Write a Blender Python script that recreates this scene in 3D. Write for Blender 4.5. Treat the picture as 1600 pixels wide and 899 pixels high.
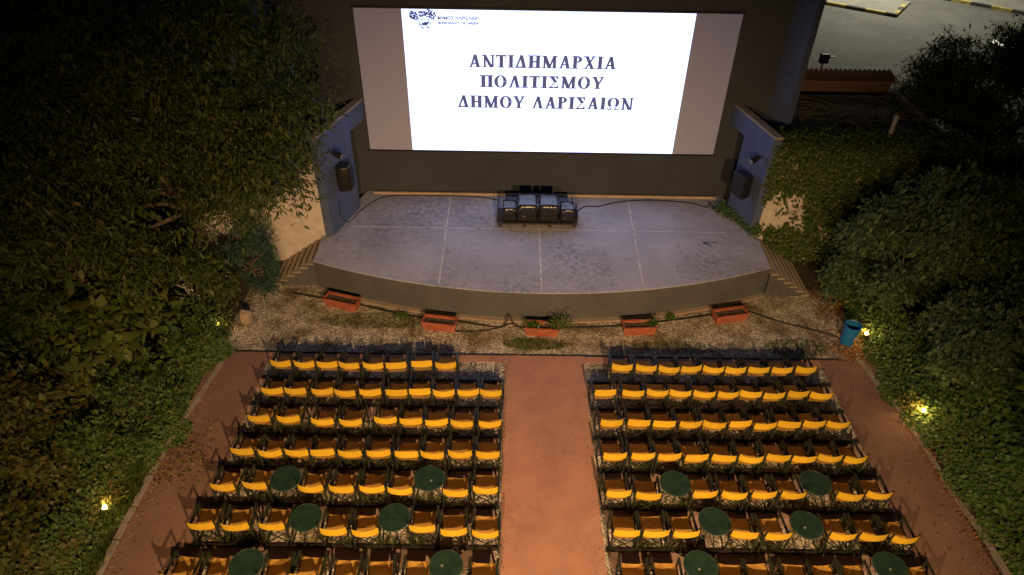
import bpy, bmesh, math, random
import numpy as np
from mathutils import Vector, Matrix

random.seed(7)
RNG = np.random.default_rng(7)
scene = bpy.context.scene
COL = scene.collection
for o in list(bpy.data.objects):
    bpy.data.objects.remove(o)

# ------------------------------------------------------------------ camera
CAM_Z = 13.0
F_PX, PITCH, ROLL, YAW = 1063.05, math.radians(37.974), math.radians(1.046), math.radians(-0.313)
cd = bpy.data.cameras.new('camera')
cd.sensor_width = 36.0
cd.lens = 36.0 * F_PX / 1600.0
cd.clip_start, cd.clip_end = 0.1, 900.0
cam = bpy.data.objects.new('camera', cd)
COL.objects.link(cam)
fw = Vector((0, math.cos(PITCH), -math.sin(PITCH)))
rt = Vector((1, 0, 0))
up = Vector((0, math.sin(PITCH), math.cos(PITCH)))
r2 = rt * math.cos(ROLL) + up * math.sin(ROLL)
u2 = up * math.cos(ROLL) - rt * math.sin(ROLL)
Zr = Matrix.Rotation(YAW, 3, 'Z')
M3 = Matrix((Zr @ r2, Zr @ u2, -(Zr @ fw))).transposed()
cam.matrix_world = Matrix.Translation((0, 0, CAM_Z)) @ M3.to_4x4()
scene.camera = cam
scene.render.resolution_x, scene.render.resolution_y = 1024, 575

# ------------------------------------------------------------------ night sky, moon
SUN_EL, SUN_ROT = math.radians(38), math.radians(205)
w = bpy.data.worlds.new('World')
scene.world = w
w.use_nodes = True
nt = w.node_tree
sky = nt.nodes.new('ShaderNodeTexSky')
sky.sky_type = 'NISHITA'
sky.sun_disc = False
sky.sun_elevation = math.radians(-2.5)
sky.sun_rotation = SUN_ROT
bg = nt.nodes['Background']
bg.inputs['Strength'].default_value = 0.10
nt.links.new(sky.outputs[0], bg.inputs['Color'])
sd = bpy.data.lights.new('moon', 'SUN')
sd.energy = 0.010
sd.angle = math.radians(0.5)
sd.color = (0.75, 0.85, 1.0)
so = bpy.data.objects.new('moon', sd)
COL.objects.link(so)
so.rotation_euler = (math.radians(52), 0, math.radians(25))

scene.view_settings.view_transform = 'Standard'
scene.view_settings.look = 'None'
scene.view_settings.exposure = 0.0
scene.view_settings.gamma = 1.0
scene.view_settings.use_curve_mapping = False
scene.cycles.max_bounces = 6
scene.cycles.transparent_max_bounces = 8

FLOOD_W = 20500.0
FLOOD_COL = (1.0, 0.60, 0.275)
SCREEN_COL = (0.53, 0.62, 1.0)
SCREEN_E = 2.6
LAMP_COL = (1.0, 0.62, 0.20)


# ------------------------------------------------------------------ photo ray -> place
def ray_z(px, py, z=0.0):
    d = M3 @ Vector(((px - 800) / F_PX, -(py - 449.5) / F_PX, -1.0))
    t = (z - CAM_Z) / d.z
    return Vector((d.x * t, d.y * t, z))


def ray_y(px, py, y):
    d = M3 @ Vector(((px - 800) / F_PX, -(py - 449.5) / F_PX, -1.0))
    t = y / d.y
    return Vector((d.x * t, y, CAM_Z + d.z * t))


# ------------------------------------------------------------------ helpers
class MB:
    """collects shapes for one mesh"""
    def __init__(s):
        s.v, s.f = [], []

    def add(s, vs, fs):
        n = len(s.v)
        s.v += [tuple(v) for v in vs]
        s.f += [tuple(i + n for i in f) for f in fs]
        return s

    def box(s, x0, x1, y0, y1, z0, z1):
        return s.add([(x0, y0, z0), (x1, y0, z0), (x1, y1, z0), (x0, y1, z0), (x0, y0, z1), (x1, y0, z1), (x1, y1, z1), (x0, y1, z1)],
                     [(3, 2, 1, 0), (4, 5, 6, 7), (0, 1, 5, 4), (1, 2, 6, 5), (2, 3, 7, 6), (3, 0, 4, 7)])

    def bar(s, a, b, wx, wy=None, upv=(0, 0, 1)):
        wy = wy or wx
        a, b = Vector(a), Vector(b)
        d = (b - a).normalized()
        u = Vector(upv)
        if abs(d.dot(u)) > .98:
            u = Vector((0, 1, 0))
        sx = d.cross(u).normalized() * wx / 2
        sy = sx.cross(d).normalized() * wy / 2
        vs = [p + e for p in (a, b) for e in (-sx - sy, sx - sy, sx + sy, -sx + sy)]
        return s.add(vs, [(0, 3, 2, 1), (4, 5, 6, 7), (0, 1, 5, 4), (1, 2, 6, 5), (2, 3, 7, 6), (3, 0, 4, 7)])

    def tube(s, pts, r, n=8, cap=True):
        pts = [Vector(p) for p in pts]
        rs = r if isinstance(r, (list, tuple)) else [r] * len(pts)
        rings = []
        u = None
        for i, p in enumerate(pts):
            d = (pts[min(i + 1, len(pts) - 1)] - pts[max(i - 1, 0)])
            d = d.normalized() if d.length > 1e-9 else Vector((0, 0, 1))
            if u is None:
                u = d.orthogonal().normalized()
            u = (u - d * u.dot(d))
            u = u.normalized() if u.length > 1e-6 else d.orthogonal().normalized()
            v = d.cross(u)
            rings.append([p + (u * math.cos(2 * math.pi * k / n) + v * math.sin(2 * math.pi * k / n)) * rs[i] for k in range(n)])
        vs = [q for rg in rings for q in rg]
        fs = []
        for i in range(len(pts) - 1):
            for k in range(n):
                k2 = (k + 1) % n
                fs.append((i * n + k, i * n + k2, (i + 1) * n + k2, (i + 1) * n + k))
        if cap:
            fs.append(tuple(range(n - 1, -1, -1)))
            fs.append(tuple((len(pts) - 1) * n + k for k in range(n)))
        return s.add(vs, fs)

    def lathe(s, prof, n=24, c=(0, 0, 0)):
        vs, fs = [], []
        for (r, z) in prof:
            for k in range(n):
                a = 2 * math.pi * k / n
                vs.append((c[0] + r * math.cos(a), c[1] + r * math.sin(a), c[2] + z))
        for i in range(len(prof) - 1):
            for k in range(n):
                k2 = (k + 1) % n
                fs.append((i * n + k, i * n + k2, (i + 1) * n + k2, (i + 1) * n + k))
        if prof[0][0] > 1e-6:
            fs.append(tuple(range(n - 1, -1, -1)))
        if prof[-1][0] > 1e-6:
            fs.append(tuple((len(prof) - 1) * n + k for k in range(n)))
        return s.add(vs, fs)

    def prism(s, poly, z0, z1):
        n = len(poly)
        vs = [(p[0], p[1], z0) for p in poly] + [(p[0], p[1], z1) for p in poly]
        return s.add(vs, [tuple(range(n - 1, -1, -1)), tuple(range(n, 2 * n))] + [(i, (i + 1) % n, n + (i + 1) % n, n + i) for i in range(n)])

    def mesh(s, name):
        me = bpy.data.meshes.new(name)
        me.from_pydata(s.v, [], s.f)
        me.update()
        return me

    def build(s, name, mat, parent=None, loc=None, bevel=0, smooth=False):
        me = s.mesh(name)
        return link(name, me, mat, parent, loc, bevel, smooth)


def link(name, me, mat, parent=None, loc=None, bevel=0, smooth=False):
    if bevel:
        bm = bmesh.new()
        bm.from_mesh(me)
        bmesh.ops.remove_doubles(bm, verts=bm.verts, dist=1e-5)
        bmesh.ops.bevel(bm, geom=list(bm.edges), offset=bevel, segments=2, affect='EDGES', profile=.6)
        bm.to_mesh(me)
        bm.free()
    if smooth:
        for p in me.polygons:
            p.use_smooth = True
    if mat is not None and not me.materials:
        me.materials.append(mat)
    o = bpy.data.objects.new(name, me)
    COL.objects.link(o)
    if parent is not None:
        o.parent = parent
    if loc is not None:
        o.location = loc
    return o


def empty(name, loc=(0, 0, 0), rz=0.0):
    o = bpy.data.objects.new(name, None)
    o.empty_display_size = .2
    COL.objects.link(o)
    o.location = loc
    o.rotation_euler = (0, 0, rz)
    return o


def tag(o, label=None, cat=None, group=None, kind=None):
    if label:
        o['label'] = label
    if cat:
        o['category'] = cat
    if group:
        o['group'] = group
    if kind:
        o['kind'] = kind
    return o


def struct(o):
    o['kind'] = 'structure'
    return o


def copy_tree(o, parent=None):
    c = o.copy()
    COL.objects.link(c)
    c.parent = parent
    for ch in [x for x in KIDS.get(o.name, [])]:
        copy_tree(ch, c)
    return c


KIDS = {}


def register(o):
    KIDS[o.name] = list(o.children)
    for ch in o.children:
        register(ch)


# ------------------------------------------------------------------ materials
def nodes_of(name):
    m = bpy.data.materials.new(name)
    m.use_nodes = True
    t = m.node_tree
    return m, t, t.nodes['Principled BSDF']


def ramp(t, stops):
    r = t.nodes.new('ShaderNodeValToRGB')
    el = r.color_ramp.elements
    while len(el) > 1:
        el.remove(el[-1])
    el[0].position = stops[0][0]
    el[0].color = (*stops[0][1], 1)
    for p, c in stops[1:]:
        e = el.new(p)
        e.color = (*c, 1)
    return r


def plain(name, col, rough=.6, metal=0.0, var=.15, scale=6.0, bump=.15, bscale=40.0, spec=.4, trans=0.0):
    """one colour with mottling and fine relief"""
    m, t, b = nodes_of(name)
    tc = t.nodes.new('ShaderNodeTexCoord')
    n = t.nodes.new('ShaderNodeTexNoise')
    n.inputs['Scale'].default_value = scale
    n.inputs['Detail'].default_value = 6
    t.links.new(tc.outputs['Object'], n.inputs['Vector'])
    lo = tuple(max(0, c * (1 - var)) for c in col)
    hi = tuple(min(1, c * (1 + var)) for c in col)
    r = ramp(t, [(.3, lo), (.7, hi)])
    t.links.new(n.outputs['Fac'], r.inputs['Fac'])
    t.links.new(r.outputs['Color'], b.inputs['Base Color'])
    b.inputs['Roughness'].default_value = rough
    b.inputs['Metallic'].default_value = metal
    b.inputs['Specular IOR Level'].default_value = spec
    if bump:
        n2 = t.nodes.new('ShaderNodeTexNoise')
        n2.inputs['Scale'].default_value = bscale
        n2.inputs['Detail'].default_value = 5
        t.links.new(tc.outputs['Object'], n2.inputs['Vector'])
        bp = t.nodes.new('ShaderNodeBump')
        bp.inputs['Strength'].default_value = bump
        bp.inputs['Distance'].default_value = .02
        t.links.new(n2.outputs['Fac'], bp.inputs['Height'])
        t.links.new(bp.outputs['Normal'], b.inputs['Normal'])
    return m


def concrete(name, col, stain, stain_amt=.5, scale=.6, fine=14.0, rough=.85, bump=.3, dust=None):
    """large patches, streaks and speckles of a darker stain over a ground colour"""
    m, t, b = nodes_of(name)
    tc = t.nodes.new('ShaderNodeTexCoord')
    mix = None
    n1 = t.nodes.new('ShaderNodeTexNoise')
    n1.inputs['Scale'].default_value = scale
    n1.inputs['Detail'].default_value = 9
    n1.inputs['Roughness'].default_value = .62
    n1.inputs['Distortion'].default_value = .4
    t.links.new(tc.outputs['Object'], n1.inputs['Vector'])
    r1 = ramp(t, [(.42, (0, 0, 0)), (.72, (1, 1, 1))])
    t.links.new(n1.outputs['Fac'], r1.inputs['Fac'])
    n2 = t.nodes.new('ShaderNodeTexNoise')
    n2.inputs['Scale'].default_value = fine
    n2.inputs['Detail'].default_value = 8
    n2.inputs['Roughness'].default_value = .7
    t.links.new(tc.outputs['Object'], n2.inputs['Vector'])
    r2_ = ramp(t, [(.40, (0, 0, 0)), (.66, (1, 1, 1))])
    t.links.new(n2.outputs['Fac'], r2_.inputs['Fac'])
    mu = t.nodes.new('ShaderNodeMath')
    mu.operation = 'MULTIPLY'
    t.links.new(r1.outputs['Color'], mu.inputs[0])
    t.links.new(r2_.outputs['Color'], mu.inputs[1])
    m2 = t.nodes.new('ShaderNodeMath')
    m2.operation = 'MULTIPLY'
    m2.inputs[1].default_value = stain_amt
    t.links.new(mu.outputs[0], m2.inputs[0])
    base = ramp(t, [(.25, tuple(c * .82 for c in col)), (.75, tuple(min(1, c * 1.12) for c in col))])
    n3 = t.nodes.new('ShaderNodeTexNoise')
    n3.inputs['Scale'].default_value = scale * 2.7
    n3.inputs['Detail'].default_value = 8
    t.links.new(tc.outputs['Object'], n3.inputs['Vector'])
    t.links.new(n3.outputs['Fac'], base.inputs['Fac'])
    mx = t.nodes.new('ShaderNodeMix')
    mx.data_type = 'RGBA'
    t.links.new(m2.outputs[0], mx.inputs['Factor'])
    t.links.new(base.outputs['Color'], mx.inputs['A'])
    mx.inputs['B'].default_value = (*stain, 1)
    t.links.new(mx.outputs['Result'], b.inputs['Base Color'])
    b.inputs['Roughness'].default_value = rough
    b.inputs['Specular IOR Level'].default_value = .25
    n4 = t.nodes.new('ShaderNodeTexNoise')
    n4.inputs['Scale'].default_value = 60
    n4.inputs['Detail'].default_value = 4
    t.links.new(tc.outputs['Object'], n4.inputs['Vector'])
    bp = t.nodes.new('ShaderNodeBump')
    bp.inputs['Strength'].default_value = bump
    bp.inputs['Distance'].default_value = .01
    t.links.new(n4.outputs['Fac'], bp.inputs['Height'])
    t.links.new(bp.outputs['Normal'], b.inputs['Normal'])
    return m


def gravel(name):
    m, t, b = nodes_of(name)
    tc = t.nodes.new('ShaderNodeTexCoord')
    v = t.nodes.new('ShaderNodeTexVoronoi')
    v.inputs['Scale'].default_value = 26
    t.links.new(tc.outputs['Object'], v.inputs['Vector'])
    rr = ramp(t, [(0, (.15, .13, .105)), (.5, (.38, .345, .295)), (1, (.62, .58, .51))])
    sep = t.nodes.new('ShaderNodeSeparateColor')
    t.links.new(v.outputs['Color'], sep.inputs['Color'])
    t.links.new(sep.outputs['Red'], rr.inputs['Fac'])
    n = t.nodes.new('ShaderNodeTexNoise')
    n.inputs['Scale'].default_value = 1.3
    n.inputs['Detail'].default_value = 9
    n.inputs['Roughness'].default_value = .68
    t.links.new(tc.outputs['Object'], n.inputs['Vector'])
    r1 = ramp(t, [(.44, (0, 0, 0)), (.62, (1, 1, 1))])
    t.links.new(n.outputs['Fac'], r1.inputs['Fac'])
    mx = t.nodes.new('ShaderNodeMix')
    mx.data_type = 'RGBA'
    t.links.new(r1.outputs['Color'], mx.inputs['Factor'])
    t.links.new(rr.outputs['Color'], mx.inputs['A'])
    n5 = t.nodes.new('ShaderNodeTexNoise')
    n5.inputs['Scale'].default_value = 30
    n5.inputs['Detail'].default_value = 4
    t.links.new(tc.outputs['Object'], n5.inputs['Vector'])
    r5 = ramp(t, [(.35, (.065, .052, .026)), (.6, (.17, .13, .072)), (.75, (.30, .245, .17))])
    t.links.new(n5.outputs['Fac'], r5.inputs['Fac'])
    t.links.new(r5.outputs['Color'], mx.inputs['B'])
    t.links.new(mx.outputs['Result'], b.inputs['Base Color'])
    b.inputs['Roughness'].default_value = .9
    b.inputs['Specular IOR Level'].default_value = .2
    bp = t.nodes.new('ShaderNodeBump')
    bp.inputs['Strength'].default_value = .9
    bp.inputs['Distance'].default_value = .03
    bp.invert = True
    t.links.new(v.outputs['Distance'], bp.inputs['Height'])
    t.links.new(bp.outputs['Normal'], b.inputs['Normal'])
    return m


def leafy(name, cols, rough=.5, transl=.35):
    """colour differs from leaf to leaf"""
    m, t, b = nodes_of(name)
    g = t.nodes.new('ShaderNodeNewGeometry')
    k = len(cols)
    r = ramp(t, [(i / (k - 1), c) for i, c in enumerate(cols)])
    t.links.new(g.outputs['Random Per Island'], r.inputs['Fac'])
    t.links.new(r.outputs['Color'], b.inputs['Base Color'])
    b.inputs['Roughness'].default_value = rough
    b.inputs['Specular IOR Level'].default_value = .3
    tr = t.nodes.new('ShaderNodeBsdfTranslucent')
    t.links.new(r.outputs['Color'], tr.inputs['Color'])
    ms = t.nodes.new('ShaderNodeMixShader')
    ms.inputs[0].default_value = transl
    t.links.new(b.outputs[0], ms.inputs[1])
    t.links.new(tr.outputs[0], ms.inputs[2])
    t.links.new(ms.outputs[0], t.nodes['Material Output'].inputs['Surface'])
    return m


def canvas(name, col, transl=.35, weave=.05):
    m, t, b = nodes_of(name)
    tc = t.nodes.new('ShaderNodeTexCoord')
    oi = t.nodes.new('ShaderNodeObjectInfo')
    n = t.nodes.new('ShaderNodeTexNoise')
    n.inputs['Scale'].default_value = 9
    n.inputs['Detail'].default_value = 4
    t.links.new(tc.outputs['Object'], n.inputs['Vector'])
    r = ramp(t, [(.25, tuple(c * .86 for c in col)), (.7, col)])
    t.links.new(n.outputs['Fac'], r.inputs['Fac'])
    hv = t.nodes.new('ShaderNodeHueSaturation')
    mr = t.nodes.new('ShaderNodeMapRange')
    mr.inputs['To Min'].default_value = .86
    mr.inputs['To Max'].default_value = 1.06
    t.links.new(oi.outputs['Random'], mr.inputs['Value'])
    t.links.new(mr.outputs[0], hv.inputs['Value'])
    t.links.new(r.outputs['Color'], hv.inputs['Color'])
    t.links.new(hv.outputs['Color'], b.inputs['Base Color'])
    b.inputs['Roughness'].default_value = .8
    b.inputs['Specular IOR Level'].default_value = .2
    wv = t.nodes.new('ShaderNodeTexNoise')
    wv.inputs['Scale'].default_value = 7
    t.links.new(tc.outputs['Object'], wv.inputs['Vector'])
    bp = t.nodes.new('ShaderNodeBump')
    bp.inputs['Strength'].default_value = .35
    bp.inputs['Distance'].default_value = .03
    t.links.new(wv.outputs['Fac'], bp.inputs['Height'])
    t.links.new(bp.outputs['Normal'], b.inputs['Normal'])
    tr = t.nodes.new('ShaderNodeBsdfTranslucent')
    t.links.new(hv.outputs['Color'], tr.inputs['Color'])
    ms = t.nodes.new('ShaderNodeMixShader')
    ms.inputs[0].default_value = transl
    t.links.new(b.outputs[0], ms.inputs[1])
    t.links.new(tr.outputs[0], ms.inputs[2])
    tp = t.nodes.new('ShaderNodeBsdfTransparent')
    tp.inputs['Color'].default_value = (1, .72, .35, 1)
    m3 = t.nodes.new('ShaderNodeMixShader')
    m3.inputs[0].default_value = weave
    t.links.new(ms.outputs[0], m3.inputs[1])
    t.links.new(tp.outputs[0], m3.inputs[2])
    t.links.new(m3.outputs[0], t.nodes['Material Output'].inputs['Surface'])
    return m


def glow(name, col, strength):
    m, t, b = nodes_of(name)
    b.inputs['Base Color'].default_value = (.02, .02, .02, 1)
    b.inputs['Emission Color'].default_value = (*col, 1)
    b.inputs['Emission Strength'].default_value = strength
    return m


MT = {}
MT['soil'] = concrete('soil', (.055, .045, .030), (.025, .02, .012), .6, .8, 9)
MT['gravel'] = gravel('gravel')
MT['red'] = concrete('red_concrete', (.325, .172, .130), (.15, .085, .07), .75, .55, 11, .8, .25)
MT['path'] = concrete('side_path_concrete', (.185, .110, .088), (.075, .050, .042), .85, .45, 7, .9, .35)
MT['strip'] = concrete('walkway_concrete', (.30, .205, .165), (.10, .07, .055), .6, .9, 12)
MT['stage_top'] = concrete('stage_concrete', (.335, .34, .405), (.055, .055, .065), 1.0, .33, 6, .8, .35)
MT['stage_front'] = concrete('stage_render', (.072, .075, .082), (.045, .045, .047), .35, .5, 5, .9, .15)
MT['line'] = plain('painted_line', (.46, .46, .46), .85, var=.4, scale=7)
MT['step'] = concrete('step_concrete', (.27, .22, .18), (.12, .09, .07), .6, 1.5, 10)
MT['nosing'] = plain('pale_nosing', (.33, .29, .25), .8)
MT['charcoal'] = plain('charcoal_paint', (.046, .051, .064), .85, var=.12, scale=.7, bump=.1, bscale=20, spec=.15)
MT['screen'] = plain('screen_white', (.30, .30, .305), .95, var=.03, scale=.8, bump=.03, spec=.1)
MT['screen'].node_tree.nodes['Principled BSDF'].inputs['Emission Color'].default_value = (.35, .42, 1, 1)   # dark level of the projector
MT['screen'].node_tree.nodes['Principled BSDF'].inputs['Emission Strength'].default_value = .05
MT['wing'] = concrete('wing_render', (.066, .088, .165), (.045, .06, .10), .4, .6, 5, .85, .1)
MT['cream'] = concrete('cream_render', (.50, .45, .41), (.24, .2, .17), .6, .9, 4, .9, .15)
MT['roof'] = concrete('old_roof_felt', (.085, .075, .068), (.18, .16, .14), .7, .9, 6)
MT['coping'] = concrete('coping_concrete', (.22, .19, .165), (.08, .07, .06), .7, 1.5, 7)
MT['timber'] = plain('pale_timber', (.42, .32, .22), .7, scale=3)
MT['frame'] = plain('dark_green_paint', (.016, .021, .014), .45, var=.3, scale=14, bump=.2, spec=.5)
MT['steel'] = plain('black_steel', (.016, .014, .013), .6, var=.4, scale=8)
MT['canvas'] = canvas('yellow_canvas', (.88, .57, .035), .42)
MT['seatcloth'] = canvas('shaded_seat_canvas', (.58, .33, .075), .3, .02)  # browner copy of the yellow canvas: the backrest's shade is put into the colour
MT['table'] = plain('green_table_top', (.014, .033, .023), .3, var=.35, scale=4, bump=.12, spec=.55)
MT['table_rim'] = plain('highlight_table_rim', (.05, .075, .06), .35, .2, var=.4, scale=9)  # lighter than the top: the rim's highlight is put into its colour
MT['capgrey'] = plain('pale_cap', (.16, .17, .16), .5)
MT['terra'] = plain('terracotta_plastic', (.27, .080, .045), .6, var=.25, scale=4)
MT['pot_soil'] = plain('dry_potting_soil', (.06, .045, .032), .95, var=.5, scale=20, bump=.8)
MT['black'] = plain('black_plastic', (.012, .012, .013), .35, var=.3, scale=10, bump=.1)
MT['bag'] = plain('black_film', (.012, .012, .014), .26, var=.3, scale=6, bump=.55, bscale=9, spec=.7)
MT['pallet'] = plain('dark_pallet', (.03, .022, .018), .7)
MT['rubber'] = plain('black_rubber', (.012, .012, .012), .6)
MT['bin'] = plain('blue_bin_plastic', (.012, .14, .36), .4, var=.15, scale=5)
MT['paper'] = plain('pale_sticker', (.6, .45, .36), .7)
MT['kerb'] = concrete('kerb_stone', (.25, .22, .19), (.08, .07, .05), .9, 2.2, 7)
MT['stone'] = concrete('pale_stone', (.27, .215, .165), (.10, .08, .06), .7, 5, 16)
MT['asphalt'] = concrete('parking_asphalt', (.080, .080, .077), (.025, .025, .025), .95, .20, 1.6, .9, .3)
MT['island'] = concrete('island_paving', (.15, .15, .14), (.07, .07, .07), .5, .4, 4)
MT['yellow_kerb'] = plain('yellow_kerb_paint', (.24, .20, .06), .7, var=.4, scale=3)
MT['black_kerb'] = plain('black_kerb_paint', (.03, .03, .03), .7)
MT['tile'] = plain('clay_tile', (.14, .08, .06), .8, var=.35, scale=5)
MT['fascia'] = concrete('ochre_wall', (.14, .085, .06), (.05, .032, .025), .8, 1.8, 8)
MT['metal'] = plain('galvanised', (.36, .37, .38), .45, .6)
MT['bark'] = plain('bark', (.10, .075, .055), .95, var=.4, scale=8, bump=.8, bscale=18)
MT['white_bark'] = plain('pale_bark', (.36, .33, .29), .9, var=.35, scale=9, bump=.5)
MT['twig'] = plain('dry_twig', (.085, .07, .058), .9)
MT['wood_old'] = plain('weathered_board', (.12, .11, .10), .85)
MT['leaf_tree'] = leafy('olive_brown_leaves', [(0.042, 0.066, 0.019), (0.063, 0.103, 0.026), (0.089, 0.125, 0.034), (0.105, 0.103, 0.036)])
MT['leaf_tree2'] = leafy('dark_green_leaves', [(0.036, 0.071, 0.026), (0.055, 0.106, 0.034), (0.079, 0.125, 0.038), (0.089, 0.092, 0.034)])
MT['leaf_fig'] = leafy('broad_green_leaves', [(0.068, 0.119, 0.026), (0.110, 0.170, 0.036), (0.137, 0.170, 0.042), (0.095, 0.099, 0.030)])
MT['leaf_conifer'] = leafy('blue_green_needles', [(0.047, 0.106, 0.078), (0.063, 0.132, 0.096), (0.074, 0.145, 0.096)])
MT['leaf_ivy'] = leafy('ivy_leaves', [(0.047, 0.099, 0.026), (0.074, 0.145, 0.034), (0.105, 0.170, 0.042), (0.116, 0.125, 0.038)])
MT['leaf_creeper'] = leafy('creeper_leaves', [(0.040, 0.077, 0.022), (0.058, 0.112, 0.026), (0.084, 0.132, 0.034), (0.089, 0.086, 0.029)])
MT['leaf_grey'] = leafy('grey_green_leaves', [(0.058, 0.106, 0.050), (0.089, 0.152, 0.070), (0.121, 0.170, 0.084), (0.095, 0.132, 0.054)])
MT['leaf_ivy_y'] = leafy('turning_ivy_leaves', [(0.058, 0.086, 0.024), (0.089, 0.119, 0.029), (0.121, 0.112, 0.031), (0.089, 0.073, 0.026)])
MT['leaf_green'] = leafy('fresh_ivy_leaves', [(0.042, 0.103, 0.022), (0.063, 0.145, 0.026), (0.089, 0.170, 0.034), (0.116, 0.145, 0.038)])
MT['leaf_dry'] = leafy('dry_fallen_leaves', [(.20, .085, .03), (.28, .12, .04), (.16, .08, .035), (.30, .19, .07)], transl=.1)
MT['grass'] = leafy('grass_blades', [(.04, .08, .015), (.07, .12, .02), (.11, .12, .035)])
MT['leaf_yellow'] = leafy('yellow_green_leaves', [(.10, .11, .02), (.16, .15, .03), (.2, .14, .035)])

# ------------------------------------------------------------------ the ground
def sheet(name, x0, x1, y0, y1, z, mat, parent=None):
    return MB().add([(x0, y0, z), (x1, y0, z), (x1, y1, z), (x0, y1, z)], [(0, 1, 2, 3)]).build(name, mat, parent)


struct(sheet('ground', -400, 400, -120, 600, 0.0, MT['soil']))
struct(sheet('gravel_yard', -7.95, 10.0, 4.0, 16.75, 0.006, MT['gravel']))
AX0, AX1 = -0.10, 2.06
LX0, RX1 = -6.50, 8.55
struct(MB().box(AX0, AX1, 4.0, 13.58, -.1, .035).build('central_aisle', MT['red']))
struct(MB().box(-8.0, LX0, 4.0, 13.58, -.1, .030).build('left_path', MT['path']))
struct(MB().box(RX1, 10.05, 4.0, 13.58, -.1, .030).build('right_path', MT['path']))
RAIL_Y = [12.60, 11.67, 10.73, 9.77, 8.78, 7.79, 6.82]
ORD = ['first', 'second', 'third', 'fourth', 'fifth', 'sixth', 'seventh', 'eighth', 'ninth', 'tenth']
for bn, x0, x1 in (('left', LX0, AX0), ('right', AX1, RX1)):
    for r in range(7):
        y1 = 13.58 if r == 0 else RAIL_Y[r - 1] - .03
        y0 = 13.34 if r == 0 else RAIL_Y[r - 1] - .40
        xa, xb = (x0 + .002, x1 - .12) if bn == 'left' else (x0 + .12, x1 - .002)
        if r == 0:
            xa, xb = x0 + .002, x1 - .002
        struct(MB().box(xa, xb, y0, y1, -.1, .020).build(bn + '_row_walkway', MT['strip'] if r else MT['red']))
for bn, x0, x1 in (('left', LX0, AX0), ('right', AX1, RX1)):
    for r in range(6):
        o = MB().box(x0 + .03, x1 - .03, RAIL_Y[r] - .025, RAIL_Y[r] + .02, -.02, .075).build('floor_rail', MT['steel'])
        tag(o, f'black steel floor rail behind the {ORD[r]} chair row from the stage, {bn} block', 'rail', 'rails behind the chair rows')
o = MB().box(LX0 - 1.0, RX1 + .6, 13.582, 13.61, -.05, .045).build('floor_edging', MT['steel'])
tag(o, 'thin black edging across the front of the seating area before the gravel', 'edging')

# kerbs of the two side paths
def kerb_run(side, pts, label):
    root = empty('path_kerb', (pts[0][0], pts[0][1], 0))
    tag(root, label, 'kerb', 'kerbs of the side paths')
    k = 0
    for (a, b) in zip(pts[:-1], pts[1:]):
        a, b = Vector((*a, 0)), Vector((*b, 0))
        n = max(1, round((b - a).length / .8))
        d = (b - a) / n
        nn = Vector((-d.y, d.x, 0)).normalized()
        for i in range(n):
            p, q = a + d * i + d.normalized() * .012, a + d * (i + 1) - d.normalized() * .012
            j = random.uniform(-.02, .02)
            h = .065 + random.uniform(-.03, .02)
            poly = [(p + nn * (-.07 + j)), (q + nn * (-.07 + j)), (q + nn * (.07 + j)), (p + nn * (.07 + j))]
            poly = [(v.x - pts[0][0], v.y - pts[0][1]) for v in poly]
            MB().prism(poly, -.05, h).build('kerb_stone', MT['kerb'], root, bevel=.012)


kerb_run(0, [(-7.6, 14.0), (-7.72, 13.1), (-7.96, 11.0), (-8.06, 9.5), (-8.12, 5.4)], 'low pale stone kerb along the left path below the dark hedge')
kerb_run(1, [(9.66, 13.6), (10.02, 11.6), (10.10, 9.5), (10.22, 8.0), (10.28, 5.4)], 'low pale stone kerb along the right path beside the green ivy')

# ------------------------------------------------------------------ stage
SH = 1.0
R_ARC, CX, CY = 17.7, .98, 15.14 + 17.7
def arc_y(x):
    return CY - math.sqrt(R_ARC ** 2 - (x - CX) ** 2)


XL, XR = -5.88, 7.86
arc = [(x, arc_y(x)) for x in np.linspace(XL, XR, 49)]
stage = empty('stage', (0, 0, 0))
tag(stage, 'raised concrete stage with curved front and white painted lines below the screen', 'stage')
back = [(7.92, 18.5), (7.3, 20.95), (-4.9, 20.95), (-5.9, 17.9)]
body = MB()
n = len(arc)
poly = [(float(a), float(b)) for a, b in arc] + back
body.prism(poly, -.1, SH - .032)
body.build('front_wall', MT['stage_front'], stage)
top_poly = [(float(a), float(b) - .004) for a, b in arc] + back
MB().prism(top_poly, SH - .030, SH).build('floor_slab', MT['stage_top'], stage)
fp = MB()
o_arc = [(float(a), float(b) - .16) for a, b in arc]
i_arc = [(float(a), float(b) + .1) for a, b in arc][::-1]
fp.prism(o_arc + i_arc, -.05, .05)
fp.build('footing', MT['step'], stage)
for x0, y0, x1, y1 in ((-2.06, 20.5, -2.02, 15.5), (.94, 18.42, .93, 15.2), (4.05, 20.45, 3.88, 15.65), (-5.12, 18.45, 6.95, 18.41)):
    a, b = Vector((x0, y0, SH + .004)), Vector((x1, y1, SH + .004))
    d = (b - a).normalized()
    nn = Vector((-d.y, d.x, 0)) * .021
    MB().add([a - nn, b - nn, b + nn, a + nn], [(0, 1, 2, 3)]).build('painted_line', MT['line'], stage)
MB().box(-4.72, 7.1, 20.52, 20.60, SH, SH + .07).build('skirting_board', MT['timber'], stage)

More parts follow.
